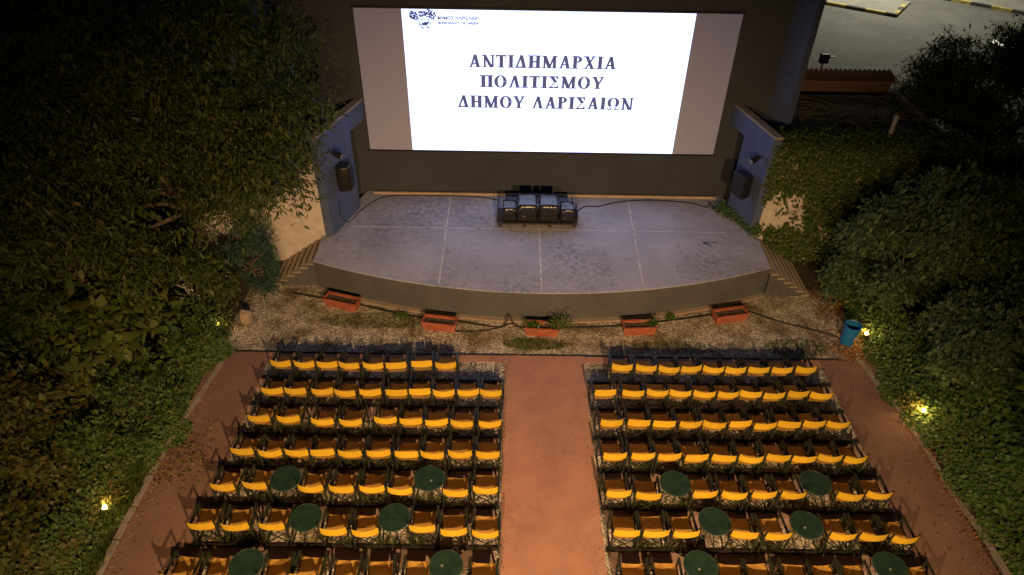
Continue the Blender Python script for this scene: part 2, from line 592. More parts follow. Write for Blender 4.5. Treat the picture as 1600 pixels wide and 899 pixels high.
def stairs(side):
    root = empty('stage_steps', (0, 0, 0))
    sx = -1 if side == 'left' else 1
    x0 = -5.885 if side == 'left' else 7.865
    y0, y1 = (16.60, 17.88) if side == 'left' else (16.42, 18.28)
    run = .228
    for i in range(6):
        z1 = SH - (i + 1) * SH / 6.4
        xa, xb = x0 + sx * run * i, x0 + sx * run * (i + 1)
        lo, hi = min(xa, xb), max(xa, xb)
        MB().box(lo + .003, hi - .003, y0 + .02 * 0, y1, -.05, z1 - .045).build('riser_block', MT['stage_front'], root)
        t = MB().box(lo - .012 if sx < 0 else lo + .004, hi - .004 if sx < 0 else hi + .012, y0 - .012, y1, z1 - .043, z1)
        t.build('tread', MT['step'], root)
        MB().box(lo, hi, y0 - .03, y0 + .014, z1 + .002, z1 + .008).build('tread_edge', MT['nosing'], root)
        ex = lo if sx < 0 else hi - .028
        MB().box(ex, ex + .028, y0 + .016, y1 - .01, z1 + .002, z1 + .007).build('nosing', MT['nosing'], root)
    tag(root, f'flight of narrow concrete steps down the {side} end of the stage', 'steps', 'steps at the stage ends')
    return root


stairs('left')
stairs('right')

# ------------------------------------------------------------------ screen house
WY = 20.72
house = empty('screen_wall', (0, 0, 0))
tag(house, 'tall charcoal painted wall carrying the cinema screen with splayed side fin', 'wall')
MB().box(-7.4, 8.22, WY, WY + .45, 0, 9.4).build('wall', MT['charcoal'], house)
finp = [(8.20, 20.74), (8.56, 19.98), (8.78, 20.06), (8.60, 21.2), (8.22, 21.2)]
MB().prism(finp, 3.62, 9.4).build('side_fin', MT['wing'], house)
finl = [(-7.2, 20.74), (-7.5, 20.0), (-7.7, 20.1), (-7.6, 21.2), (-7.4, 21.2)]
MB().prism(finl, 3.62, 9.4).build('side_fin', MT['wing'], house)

SX0, SX1, SZ0, SZ1 = -4.69, 6.745, 2.62, 7.145
scr = empty('cinema_screen', (1.0, WY, SZ0))
tag(scr, 'wide white cinema screen showing a bright slide with Greek text', 'screen')
ox, oy, oz = 1.0, WY, SZ0
MB().box(SX0 - ox, SX1 - ox, -.045, -.004, SZ0 - oz, SZ1 - oz).build('screen_panel', MT['screen'], scr)
for a in ((SX0 - .06, SX1 + .06, SZ1 + .003, SZ1 + .06), (SX0 - .06, SX1 + .06, SZ0 - .06, SZ0 - .003)):
    MB().box(a[0] - ox, a[1] - ox, -.052, -.002, a[2] - oz, a[3] - oz).build('screen_edge', MT['black'], scr)
LX, RX, LZ, RZ = -3.275, 5.37, SZ0 + .006, SZ1 - .006
MT['slide'] = glow('projected_white', SCREEN_COL, SCREEN_E)
MT['ink'] = glow('projected_violet', (.085, .078, .19), .9)
MT['ink2'] = glow('projected_blue', (.05, .06, .2), .8)
slide = MB().add([(LX - ox, -.049, LZ - oz), (RX - ox, -.049, LZ - oz), (RX - ox, -.049, RZ - oz), (LX - ox, -.049, RZ - oz)], [(0, 1, 2, 3)]).build('projected_slide', MT['slide'], scr)

# serif capitals, cap height 1
T, TH, SE, SHT = .235, .125, .095, .08
def q(*p):
    return list(p)
def rect(x0, y0, x1, y1):
    return [(x0, y0), (x1, y0), (x1, y1), (x0, y1)]
def stem(x, wd=T, lo=True, hi=True):
    o = [rect(x, 0, x + wd, 1)]
    if lo:
        o.append(rect(x - SE, 0, x + wd + SE, SHT))
    if hi:
        o.append(rect(x - SE, 1 - SHT, x + wd + SE, 1))
    return o
def diag(xa, ya, xb, yb, wd):
    return [(xa, ya), (xa + wd, ya), (xb + wd, yb), (xb, yb)]
def ringpts(cx, cy, rx, ry, ix, iy, a0=0, a1=360, n=26):
    out = []
    for i in range(n):
        t0, t1 = math.radians(a0 + (a1 - a0) * i / n), math.radians(a0 + (a1 - a0) * (i + 1) / n)
        out.append([(cx + ix * math.cos(t0), cy + iy * math.sin(t0)), (cx + rx * math.cos(t0), cy + ry * math.sin(t0)),
                    (cx + rx * math.cos(t1), cy + ry * math.sin(t1)), (cx + ix * math.cos(t1), cy + iy * math.sin(t1))])
    return out
GL = {
    'Α': (.76, [diag(.09, 0, .345, 1, TH), diag(.50, 0, .30, 1, .21), rect(.2, .25, .55, .36), rect(0, 0, .25, SHT), rect(.43, 0, .79, SHT)]),
    'Λ': (.76, [diag(.09, 0, .345, 1, TH), diag(.50, 0, .30, 1, .21), rect(0, 0, .25, SHT), rect(.43, 0, .79, SHT)]),
    'Δ': (.74, [diag(.03, 0, .33, 1, TH), diag(.48, 0, .28, 1, .22), rect(.03, 0, .70, .12)]),
    'Ν': (.80, [rect(.13, 0, .13 + TH, 1), diag(.50, 0, .05, 1, .22), rect(.62, 0, .62 + TH, 1), rect(.04, 0, .30, SHT), rect(0, .91, .24, 1), rect(.53, .91, .80, 1)]),
    'Τ': (.68, stem(.24, T, True, False) + [rect(.02, .89, .66, 1), [(.02, .74), (.06, .74), (.11, .94), (.02, .94)], [(.62, .74), (.66, .74), (.66, .94), (.57, .94)]]),
    'Ι': (.40, stem(.10)),
    'Η': (.80, stem(.09) + stem(.51) + [rect(.29, .44, .51, .56)]),
    'Μ': (.98, [rect(.11, 0, .11 + TH, 1), diag(.38, 0, .05, 1, .24), diag(.42, 0, .70, 1, TH), rect(.69, 0, .89, 1), rect(.02, 0, .28, SHT), rect(.0, .91, .26, 1), rect(.61, 0, .97, SHT), rect(.70, .91, .97, 1)]),
    'Ρ': (.66, stem(.09) + ringpts(.33, .74, .30, .26, .10, .16, -90, 90, 14) + [rect(.29, .48, .34, .58), rect(.29, .89, .34, 1)]),
    'Χ': (.76, [diag(.47, 0, .07, 1, .22), diag(.08, 0, .58, 1, TH), rect(0, .91, .36, 1), rect(.48, .91, .75, 1), rect(0, 0, .25, SHT), rect(.40, 0, .77, SHT)]),
    'Π': (.80, stem(.09, hi=False) + stem(.51, hi=False) + [rect(0, .89, .80, 1)]),
    'Ο': (.80, ringpts(.40, .5, .385, .515, .16, .43, 0, 360, 30)),
    'Σ': (.68, [diag(.34, .5, .03, 1, .24), diag(.03, 0, .34, .5, .09), rect(.03, .89, .60, 1), rect(.03, 0, .63, .115), [(.53, .74), (.60, .74), (.60, .94), (.45, .94)], [(.59, .085), (.63, .28), (.58, .28), (.46, .085)]]),
    'Υ': (.74, [rect(.28, 0, .48, .5), diag(.28, .42, .05, 1, .21), diag(.40, .45, .60, 1, TH), rect(0, .91, .33, 1), rect(.49, .91, .75, 1), rect(.19, 0, .57, SHT)]),
    'Ω': (.82, ringpts(.41, .58, .38, .43, .155, .345, -52, 232, 26) + [rect(.05, 0, .34, .09), rect(.48, 0, .77, .09), [(.05, .09), (.09, .09), (.07, .24), (.03, .24)], [(.73, .09), (.77, .09), (.79, .24), (.75, .24)], diag(.26, .05, .17, .27, .07), diag(.49, .05, .58, .27, .07)]),
    ' ': (.34, []),
}
def glyph_line(text, xa, xb, z0, cap):
    gap = .055
    tot = sum(GL[c][0] + gap for c in text) - gap
    sx = (xb - xa) / tot
    x = 0
    for c in text:
        mb = MB()
        for i, pl in enumerate(GL[c][1]):
            mb.add([((x + p[0]) * sx + xa - ox, -.053 - .0004 * i, z0 + p[1] * cap - oz) for p in pl], [tuple(range(len(pl)))])
        if GL[c][1]:
            mb.build('letter', MT['ink'], slide)
        x += GL[c][0] + gap


def text_spot(xa, xb, yt, yb, xm):
    a, b = ray_y(xa, (yt + yb) / 2, WY), ray_y(xb, (yt + yb) / 2, WY)
    t, bt = ray_y(xm, yt, WY), ray_y(xm, yb, WY)
    return a.x, b.x, bt.z, t.z - bt.z


xa, xb, z0, cap = text_spot(732, 963, 86, 106.0, 847)
glyph_line('ΑΝΤΙΔΗΜΑΡΧΙΑ', xa, xb, z0, cap)
xa, xb, z0, cap = text_spot(750, 943, 118.0, 137.0, 847)
glyph_line('ΠΟΛΙΤΙΣΜΟΥ', xa, xb, z0, cap)
xa, xb, z0, cap = text_spot(715, 989, 150.0, 169.0, 850)
glyph_line('ΔΗΜΟΥ ΛΑΡΙΣΑΙΩΝ', xa, xb, z0, cap)


def small_text(body, xa, xb, yt, yb, name):
    cu = bpy.data.curves.new('t', 'FONT')
    cu.body = body
    cu.offset = .045
    to = bpy.data.objects.new('t', cu)
    COL.objects.link(to)
    bpy.context.view_layer.update()
    dg = bpy.context.evaluated_depsgraph_get()
    me = bpy.data.meshes.new_from_object(to.evaluated_get(dg))
    bpy.data.objects.remove(to)
    co = np.empty(len(me.vertices) * 3)
    me.vertices.foreach_get('co', co)
    co = co.reshape(-1, 3)
    xm = (xa + xb) / 2
    A, B, z0, cap = text_spot(xa, xb, yt, yb, xm)
    mn, mx = co.min(0), co.max(0)
    x = (co[:, 0] - mn[0]) / (mx[0] - mn[0]) * (B - A) + A - ox
    z = (co[:, 1] - mn[1]) / (mx[1] - mn[1]) * cap + z0 - oz
    out = np.stack([x, np.full(len(x), -.053), z], 1)
    me.vertices.foreach_set('co', out.ravel())
    me.materials.clear()
    link(name, me, MT['ink2'], slide)


small_text('ΔΗΜΟΣ ΛΑΡΙΣΑΙΩΝ', 683, 749, 24.5, 30.3, 'caption')
small_text('MUNICIPALITY OF LARISSA', 684, 748.5, 33.6, 37.6, 'caption')
# the crest: a mottled carved fragment arching over a round coin with a small horse
def flat(name, pts, parent, mat, dy=-.053):
    vs = []
    for p in pts:
        g = ray_y(p[0], p[1], WY)
        vs.append((g.x - ox, dy, g.z - oz))
    return vs
crest = MB()
frag = [(639, 18), (643, 16), (650, 17), (657, 16.4), (664, 15.6), (669, 13.6), (671, 14.6), (676, 16), (681.6, 19), (681.6, 25), (678, 30), (674, 29), (670, 26), (664, 24.4), (657, 26), (653, 31), (647, 32), (642, 28), (639, 23)]
for k in range(260):
    # chips of the carved fragment
    while True:
        x, y = random.uniform(639, 682), random.uniform(13.5, 33)
        ins = False
        for i in range(len(frag)):
            (x1, y1), (x2, y2) = frag[i], frag[i - 1]
            if (y1 > y) != (y2 > y) and x < (x2 - x1) * (y - y1) / (y2 - y1) + x1:
                ins = not ins
        if ins:
            break
    a0 = random.random() * 6
    r = random.uniform(.8, 1.9)
    pts = [(x + r * random.uniform(.6, 1.3) * math.cos(a0 + i * 1.256), y + r * .7 * random.uniform(.6, 1.3) * math.sin(a0 + i * 1.256)) for i in range(5)]
    crest.add(flat('c', pts, None, None, -.053 - .00005 * k), [(0, 1, 2, 3, 4)])
crest.build('crest_fragment', MT['ink2'], slide)
coin = MB()
ang = [2 * math.pi * i / 36 for i in range(37)]
for i in range(36):
    pts = []
    for (rr, aa) in ((9.4, ang[i]), (9.4, ang[i + 1]), (8.2 + .5 * math.sin(i), ang[i + 1]), (8.2 + .5 * math.sin(i), ang[i])):
        pts.append((664.3 + rr * math.cos(aa), 36.3 + rr * .92 * math.sin(aa)))
    coin.add(flat('c', pts, None, None, -.0535), [(0, 1, 2, 3)])
for pts in ([(659, 36), (664, 33.5), (668, 34), (670, 32), (671.5, 34.5), (669.5, 36.5), (667, 39), (661, 39)],
            [(660, 39), (661.5, 39), (660, 43), (658.5, 42.6)], [(666, 38.6), (667.6, 38.6), (669.5, 42), (668, 42.4)], [(659.4, 36), (656.6, 38), (657, 40), (660, 37.6)],
            [(661.5, 31), (666, 30), (666.4, 31), (662, 32)]):
    coin.add(flat('c', pts, None, None, -.054), [tuple(range(len(pts)))])
coin.build('crest_coin', MT['ink2'], slide)

# ------------------------------------------------------------------ side buildings with the splayed wing walls
def wing_building(side):
    if side == 'left':
        P0, P1 = Vector((-5.55, 17.86, 0)), Vector((-4.72, 20.70, 0))
        xo, y0, y1 = -9.6, 17.90, 23.4
    else:
        P0, P1 = Vector((7.66, 18.30, 0)), Vector((7.10, 20.70, 0))
        xo, y0, y1 = 13.6, 18.36, 23.2
    root = empty('side_building', (P0.x, P0.y, 0))
    off = Vector((P0.x, P0.y, 0))
    sx = -1 if side == 'left' else 1
    d = (P1 - P0).normalized()
    nn = Vector((sx, 0, 0))
    th = .24
    def wallseg(t0, t1, z0, z1, name, mat):
        a, b = P0.lerp(P1, t0) - off, P0.lerp(P1, t1) - off
        pl = [a + nn * th, b + nn * th, b, a]
        if sx > 0:
            pl = [a, a + nn * th, b + nn * th, b]
        MB().prism([(v.x, v.y) for v in pl], z0, z1).build(name, mat, root)
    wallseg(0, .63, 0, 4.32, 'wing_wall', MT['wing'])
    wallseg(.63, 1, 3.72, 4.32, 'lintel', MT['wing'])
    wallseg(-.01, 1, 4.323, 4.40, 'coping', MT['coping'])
    # front wall and the rest of the shell
    f0 = P0.x + sx * (th + .002)
    lo, hi = min(f0, xo), max(f0, xo)
    MB().box(lo - off.x, hi - off.x, y0 - off.y, y0 - off.y + .24, 0, 3.62).build('front_wall', MT['cream'], root)
    MB().box(min(xo, xo - sx * .24) - off.x, max(xo, xo - sx * .24) - off.x, y0 + .242 - off.y, y1 - off.y, 0, 3.62).build('outer_wall', MT['cream'], root)
    xi = P1.x + sx * 1.6
    MB().box(min(xi, xo - sx * .25) - off.x, max(xi, xo - sx * .25) - off.x, y1 - .24 - off.y, y1 - off.y, 0, 3.62).build('rear_wall', MT['cream'], root)
    rp = [(P0.x + sx * .26, y0 + .02), (xo - sx * .02, y0 + .02), (xo - sx * .02, y1 - .02), (P1.x + sx * 1.45, y1 - .02), (P1.x + sx * 1.45, 21.3), (P1.x + sx * .26, 20.66)]
    if sx < 0:
        rp = rp[::-1]
    MB().prism([(p[0] - off.x, p[1] - off.y) for p in rp], 3.625, 3.75).build('roof', MT['roof'], root)
    for (a, b) in (((P0.x + sx * .3, y0 + .10), (xo, y0 + .10)), ((xo - sx * .1, y0 + .22), (xo - sx * .1, y1))):
        MB().bar((a[0] - off.x, a[1] - off.y, 3.83), (b[0] - off.x, b[1] - off.y, 3.83), .2, .155).build('parapet', MT['coping'], root)
    return root


bl = wing_building('left')
tag(bl, 'cream side building left of the stage with blue lit wing wall and doorway', 'building', 'buildings flanking the stage')
br = wing_building('right')
tag(br, 'ivy covered side building right of the stage with dark flat roof', 'building', 'buildings flanking the stage')

# tiled wall behind the right building
tw = empty('tiled_wall', (11.9, 23.9, 0))
tag(tw, 'ochre wall with clay tile coping behind the right roof, before the car park', 'wall')
MB().box(-2.4, 1.75, 0, .22, 0, 3.98).build('wall', MT['fascia'], tw)
tm = MB()
tl, rr_ = .62, .085
vs, fs = [], []
for i in range(7):
    a = math.pi * i / 6
    for yy in (-.22, .42):
        vs.append((rr_ * math.cos(a) * (1 if yy < 0 else .9), yy, .10 * math.sin(a) + (.0 if yy < 0 else .12)))
for i in range(6):
    fs.append((2 * i, 2 * i + 1, 2 * i + 3, 2 * i + 2))
tm.add(vs, fs)
tme = tm.mesh('roof_tile')
tme.materials.append(MT['tile'])
for i in range(24):
    link('roof_tile', tme, None, tw, (-2.3 + i * .175, random.uniform(-.01, .01), 4.06 + random.uniform(-.006, .006)))
MB().add([(-2.42, -.2, 4.0), (1.8, -.2, 4.0), (1.8, .44, 4.13), (-2.42, .44, 4.13), (-2.42, -.2, 4.05), (1.8, -.2, 4.05), (1.8, .44, 4.18), (-2.42, .44, 4.18)],
         [(3, 2, 1, 0), (4, 5, 6, 7), (0, 1, 5, 4), (1, 2, 6, 5), (2, 3, 7, 6), (3, 0, 4, 7)]).build('tile_bed', MT['tile'], tw)

p = ray_z(1383, 230, 3.76)
vp = empty('vent_pipe', (p.x, p.y, 3.75))
tag(vp, 'short pale vent pipe standing on the dark right roof', 'pipe')
MB().tube([(0, 0, 0), (0, 0, 1.0)], .075, 14).build('pipe', MT['metal'], vp, smooth=False)
MB().lathe([(.10, 0), (.10, .05), (.078, .09)], 14, (0, 0, 0)).build('collar', MT['metal'], vp)
MB().lathe([(.085, .95), (.085, 1.02), (.05, 1.05)], 14).build('rim', MT['metal'], vp)

# ------------------------------------------------------------------ car park behind
struct(sheet('car_park', 9.9, 140, 25.2, 140, .008, MT['asphalt']))
def island(pts, tipw, label):
    a, b = Vector((*pts[0], 0)), Vector((*pts[1], 0))
    root = empty('kerb_island', (a.x, a.y, 0))
    tag(root, label, 'kerb', 'painted kerbs in the car park')
    d = (b - a)
    L = d.length
    d.normalize()
    nn = Vector((-d.y, d.x, 0))
    MB().prism([(0, 0.16), ((d * L).x, (d * L).y + .16), ((d * L + nn * tipw).x, (d * L + nn * tipw).y), ((nn * tipw).x, (nn * tipw).y)], 0, .12).build('paving', MT['island'], root)
    seg = 1.25
    k = int(L / seg)
    for i in range(k + 1):
        p0, p1 = d * (seg * i), d * min(L, seg * (i + 1) - .01)
        if (p1 - p0).length < .1:
            continue
        MB().prism([((p0).x, p0.y), (p1.x, p1.y), ((p1 + nn * .3).x, (p1 + nn * .3).y), ((p0 + nn * .3).x, (p0 + nn * .3).y)], 0, .20).build('kerb_stone', MT['yellow_kerb'] if i % 2 else MT['black_kerb'], root)
    p0 = d * L
    for i in range(3):
        s0, s1 = p0 + nn * (.32 + i * .9), p0 + nn * (.32 + i * .9 + .88)
        MB().prism([(s0.x, s0.y), (s1.x, s1.y), ((s1 - d * .3).x, (s1 - d * .3).y), ((s0 - d * .3).x, (s0 - d * .3).y)][::-1], 0, .20).build('kerb_stone', MT['black_kerb'] if i % 2 else MT['yellow_kerb'], root)
    return root


g0, g1 = ray_z(1262, 3), ray_z(1400, 28)
island([(g0.x, g0.y), (g1.x, g1.y)], 4.2, 'yellow and black painted kerb end of a parking island near the screen')
g0, g1 = ray_z(1455, -3), ray_z(1640, 32)
island([(g0.x, g0.y), (g1.x, g1.y)], 4.5, 'yellow and black painted kerb at the top right corner of the car park')
p = ray_z(1283, 124, 0)
p = Vector((12.2, 26.6, 0))
sg = empty('parking_sign', (p.x, p.y, 0))
tag(sg, 'small dark sign box on a thin pole at the edge of the car park', 'sign')
t = ray_y(1288, 91, p.y)
MB().tube([(0, 0, 0), (t.x - p.x, 0, t.z)], .03, 8).build('pole', MT['steel'], sg)
MB().box(t.x - p.x - .16, t.x - p.x + .18, -.1, .12, t.z - .2, t.z + .16).build('sign_box', MT['black'], sg, bevel=.03)
MB().box(t.x - p.x + .19, t.x - p.x + .36, -.05, .05, t.z + .02, t.z + .08).build('side_arm', MT['metal'], sg)


def car(loc, rz, label):
    root = empty('parked_car', loc, rz)
    tag(root, label, 'car')
    paint = plain('silver_car_paint', (.32, .33, .34), .3, .5, var=.05, spec=.6)
    prof = [(-2.1, .35), (-2.15, .75), (-1.95, .92), (-1.25, .98), (-.55, 1.42), (.75, 1.45), (1.6, 1.05), (2.05, .95), (2.12, .6), (2.05, .32)]
    def loft(y_in):
        return
    mb = MB()
    ys = [-.86, -.80, .80, .86]
    n = len(prof)
    for k, yv in enumerate(ys):
        for (x, z) in prof:
            tuck = 0 if z < 1.0 else (z - 1.0) * .38
            zz = z - (.04 if k in (0, 3) else 0)
            s = 1 if yv > 0 else -1
            mb.v.append((x, yv - s * tuck, zz))
    for k in range(3):
        for i in range(n - 1):
            mb.f.append((k * n + i, k * n + i + 1, (k + 1) * n + i + 1, (k + 1) * n + i))
    mb.f.append(tuple(range(n)))
    mb.f.append(tuple(3 * n + i for i in range(n - 1, -1, -1)))
    mb.build('body', paint, root, smooth=False)
    gl = plain('dark_car_glass', (.01, .012, .014), .08, var=0, bump=0, spec=.8)
    for s in (-1, 1):
        for xs in ((-.95, -.5, .1, .1), (.18, .18, .72, 1.25)):
            yv = s * .80
            MB().add([(xs[0], s * .868, 1.02), (xs[3], s * .868, 1.02), (xs[2], s * .73, 1.38), (xs[1], s * .73, 1.38)], [(0, 1, 2, 3)]).build('side_window', gl, root)
    MB().add([(-1.22, -.72, 1.02), (-1.22, .72, 1.02), (-.6, .62, 1.42), (-.6, -.62, 1.42)], [(0, 1, 2, 3)]).build('windscreen', gl, root)
    MB().add([(1.56, -.72, 1.09), (1.56, .72, 1.09), (.82, .62, 1.44), (.82, -.62, 1.44)], [(0, 1, 2, 3)]).build('rear_window', gl, root)
    for x in (-1.35, 1.3):
        for s in (-1, 1):
            wmb = MB().tube([(x, s * .70, .32), (x, s * .88, .32)], .32, 20)
            wh = wmb.build('wheel', MT['rubber'], root)
            MB().tube([(x, s * .875, .32), (x, s * .89, .32)], .2, 14).build('rim', MT['metal'], wh)
    for s in (-1, 1):
        MB().box(-2.16, -2.06, s * .62 - .16, s * .62 + .16, .66, .78).build('headlight', MT['capgrey'], root)
    return root


g = ray_z(1606, 92)
car((g.x, g.y, .01), math.radians(12), 'silver parked car half hidden behind the dark trees at the right edge')

# ------------------------------------------------------------------ director chairs
def chair_meshes():
    out = {}
    hw = .265
    def one(fn):
        mb = MB()
        fn(mb)
        me = mb.mesh('part')
        return me
    # local: y=0 at the rear posts, +y to the stage, z up
    out['back_post'] = lambda s: one(lambda m: (m.bar((s * hw, 0, .02), (s * hw, -.035, .882), .034, .030), m.bar((s * (hw + .005), .012, .60), (s * (hw + .003), -.018, .72), .055, .05)))
    out['front_leg'] = lambda s: one(lambda m: m.bar((s * hw, .55, .02), (s * hw, .52, .615), .034, .030))
    out['armrest'] = lambda s: one(lambda m: m.bar((s * (hw + .004), -.03, .632), (s * (hw + .004), .55, .632), .050, .024))
    out['foot_rail'] = lambda s: one(lambda m: m.bar((s * hw, -.03, .012), (s * hw, .57, .012), .030, .024))
    out['seat_rail'] = lambda s: one(lambda m: m.bar((s * (hw - .022), -.0, .438), (s * (hw - .022), .535, .438), .026, .026))
    out['cross_brace'] = lambda s, y: one(lambda m: m.bar((s * (hw - .01), y + s * .008, .05), (-s * (hw - .03), y + s * .008, .45), .026, .014, (0, 1, 0)))
    return out


CM = chair_meshes()
def backrest_mesh(sag, bow, skew, top):
    nx, nz = 10, 4
    mb = MB()
    hw = .272
    for side in (0,):
        for j in range(nz + 1):
            for i in range(nx + 1):
                u = i / nx * 2 - 1
                v = j / nz
                x = u * hw * (1 - .035 * (1 - v))
                cur = 1 - u * u
                y = -.035 - .7 * bow * cur * (1.0 - .25 * v) - .02 * (1 if abs(u) < .97 else .4) + (.006 if side else 0)
                z = .672 + v * (.205 + top) - .75 * sag * cur * (v ** 1.3) - .012 * cur * (1 - v) * (1 + skew * u) + skew * .012 * u
                mb.v.append((x, y, z))
    N = (nx + 1) * (nz + 1)
    for j in range(nz):
        for i in range(nx):
            a = j * (nx + 1) + i
            mb.f.append((a, a + 1, a + nx + 2, a + nx + 1))
    me = mb.mesh('backrest')
    for p in me.polygons:
        p.use_smooth = True
    me.materials.append(MT['canvas'])
    return me


def seat_mesh(sag, seed):
    rg = np.random.default_rng(seed)
    nx, ny = 8, 6
    mb = MB()
    for j in range(ny + 1):
        for i in range(nx + 1):
            u = i / nx * 2 - 1
            v = j / ny
            z = .452 - sag * (1 - u * u) * (.6 + .4 * math.sin(math.pi * v)) + (rg.uniform(-.006, .006) if abs(u) < .9 else 0)
            mb.v.append((u * .255, .05 + v * .49, z))
    for j in range(ny):
        for i in range(nx):
            a = j * (nx + 1) + i
            mb.f.append((a, a + 1, a + nx + 2, a + nx + 1))
    me = mb.mesh('seat')
    for p in me.polygons:
        p.use_smooth = True
    me.materials.append(MT['seatcloth'])
    return me


BACKS = [backrest_mesh(.040, .055, 0, 0), backrest_mesh(.065, .075, .3, 0), backrest_mesh(.050, .065, -.4, .01), backrest_mesh(.010, .030, .2, .0),
         backrest_mesh(.078, .085, -.2, .005), backrest_mesh(.048, .050, .9, 0), backrest_mesh(.060, .070, -.9, .0)]
SEATS = [seat_mesh(.05, 1), seat_mesh(.07, 2), seat_mesh(.035, 3)]
CP = {}
for s in (-1, 1):
    for nm in ('back_post', 'front_leg', 'armrest', 'foot_rail', 'seat_rail'):
        CP[(nm, s)] = CM[nm](s)
    for y in (.02, .50):
        CP[('cross_brace', s, y)] = CM['cross_brace'](s, y)
for k, me in CP.items():
    me.materials.append(MT['frame'])
    me.name = k[0]


def chair(loc, rz, label, group, rg):
    root = empty('director_chair', loc, rz)
    tag(root, label, 'chair', group)
    for k, me in CP.items():
        link(k[0], me, None, root)
    link('backrest', rg.choice(BACKS), None, root)
    link('seat', rg.choice(SEATS), None, root)
    return root


LROWS = [
    [(437.7, 568), (474.8, 569.5), (510.5, 570.5), (544.9, 571.5), (582.6, 572), (618.5, 572.5), (658.7, 570), (696.3, 571.5)],
    [(424.3, 611), (460.8, 611.8), (503.4, 612), (538.4, 614.6), (578, 613.9), (619.2, 615), (655.6, 613.6), (693, 614.6), (731.3, 613.9), (767, 614.6)],
    [(403.8, 654.8), (449.8, 655.3), (503.2, 659.5), (547.4, 660.2), (602, 657.1), (641.8, 659.5), (681.8, 661.3), (721.5, 662.6), (765.3, 662.6)],
    [(377.4, 706.2), (421, 708.5), (463, 708.5), (503.2, 708.8), (546.3, 710), (590.8, 709.3), (635, 711.6), (675.2, 711.3), (718.5, 710), (762, 711.6)],
    [(346.7, 762.1), (397.1, 759.8), (484.7, 763.9), (532.8, 765.3), (580.6, 764.8), (624.7, 767.8), (711.5, 770.9), (758.4, 766.6)],
    [(312.8, 823.1), (366.2, 824), (423.7, 824), (520.1, 831.9), (569.8, 832.8), (659.4, 827.2), (708.5, 832.8), (758.2, 835.3)],
    [(272, 904), (327, 906), (426, 907), (474, 904), (533, 909), (590, 911), (648, 911), (753, 914)],
]
RROWS = [
    [(972.5, 575), (1010, 576), (1046, 577.9), (1080.4, 577.4), (1115.5, 577.8), (1149.9, 579.5), (1186.3, 579.2), (1222.8, 579.5), (1259.9, 578.8)],
    [(946, 615.3), (990, 615.5), (1028, 614.2), (1063.6, 615.3), (1101.4, 616.6), (1138.6, 617.3), (1173.9, 616.9), (1210.4, 619.4), (1248.2, 616.6), (1283.9, 619.4)],
    [(956, 661.8), (998.8, 662.6), (1038.5, 664.1), (1079.8, 663.4), (1117.1, 664.6), (1157.5, 664.1), (1196.4, 666.8), (1233.8, 665), (1273.2, 663.4), (1310.5, 664.1)],
    [(961, 714), (1005.3, 714), (1046.7, 714.8), (1089.1, 717.1), (1132, 717.9), (1174.3, 717.9), (1217.4, 716.3), (1257.6, 718.6), (1298, 716.6), (1337.8, 718.6)],
    [(967.1, 772.6), (1013.9, 776.3), (1102.5, 773.5), (1148.3, 775.3), (1195, 774.4), (1241, 774.4), (1329.2, 777.2), (1374.9, 774.4)],
    [(979.8, 835.2), (1026, 835.2), (1073, 836), (1164.7, 837.9), (1217.5, 839.3), (1318.3, 839.7), (1365.8, 840.6), (1416, 843.7)],
    [(996, 914), (1049, 914), (1151, 915), (1199, 915), (1254, 916), (1304, 917), (1353, 918), (1457, 920)],
]
rgc = random.Random(3)
for bn, rows in (('left', LROWS), ('right', RROWS)):
    for r, row in enumerate(rows):
        nchair = len(row)
        for i, (px, py) in enumerate(row):
            c = ray_z(px, py, .765)
            k = nchair - 1 - i if bn == 'left' else i
            pos = 'nearest the aisle' if k == 0 else ('outermost from the aisle' if k == nchair - 1 else ORD[k] + ' from the aisle')
            rowname = {0: 'front row', 6: 'last visible row'}.get(r, ORD[r] + ' row from stage')
            lab = f'yellow canvas director chair {pos} in the {rowname}, {bn} block'
            chair((c.x, c.y + .075, .012), math.radians(rgc.uniform(-5, 5)), lab, 'yellow director chairs in rows', rgc)

# ------------------------------------------------------------------ round tables
def make_table(loc, rz, label, cap_pos):
    root = empty('round_table', loc, rz)
    tag(root, label, 'table', 'green round tables between the chairs')
    link('table_top', TT[0], None, root)
    link('rim', TT[1], None, root)
    for k in range(4):
        o = link('leg', TT[2], None, root)
        o.rotation_euler = (0, 0, math.pi / 2 * k + .4)
    link('leg_ring', TT[3], None, root)
    if cap_pos:
        link('hole_cap', TT[4], None, root, (cap_pos[0], cap_pos[1], 0))
    return root


TT = []
prof = [(0.0, .705), (.318, .705), (.322, .712), (.318, .722), (.05, .716), (.028, .716), (.024, .700), (0, .700)]
m = MB().lathe(prof, 40).mesh('table_top')
m.materials.append(MT['table'])
TT.append(m)
m = MB()
m.tube([(.322 * math.cos(a), .322 * math.sin(a), .712) for a in np.linspace(0, 2 * math.pi, 41)], .011, 6, False)
m = m.mesh('rim')
m.materials.append(MT['table_rim'])
TT.append(m)
m = MB().tube([(.06, 0, .70), (.10, 0, .55), (.09, 0, .36), (.17, 0, .14), (.27, 0, .0)], .011, 7).mesh('leg')
m.materials.append(MT['frame'])
TT.append(m)
m = MB().tube([(.093 * math.cos(a), .093 * math.sin(a), .40) for a in np.linspace(0, 2 * math.pi, 21)], .008, 6, False).mesh('leg_ring')
m.materials.append(MT['frame'])
TT.append(m)
m = MB().lathe([(0, .719), (.026, .719), (.024, .726), (.010, .728), (0, .722)], 16).mesh('hole_cap')
m.materials.append(MT['capgrey'])
TT.append(m)
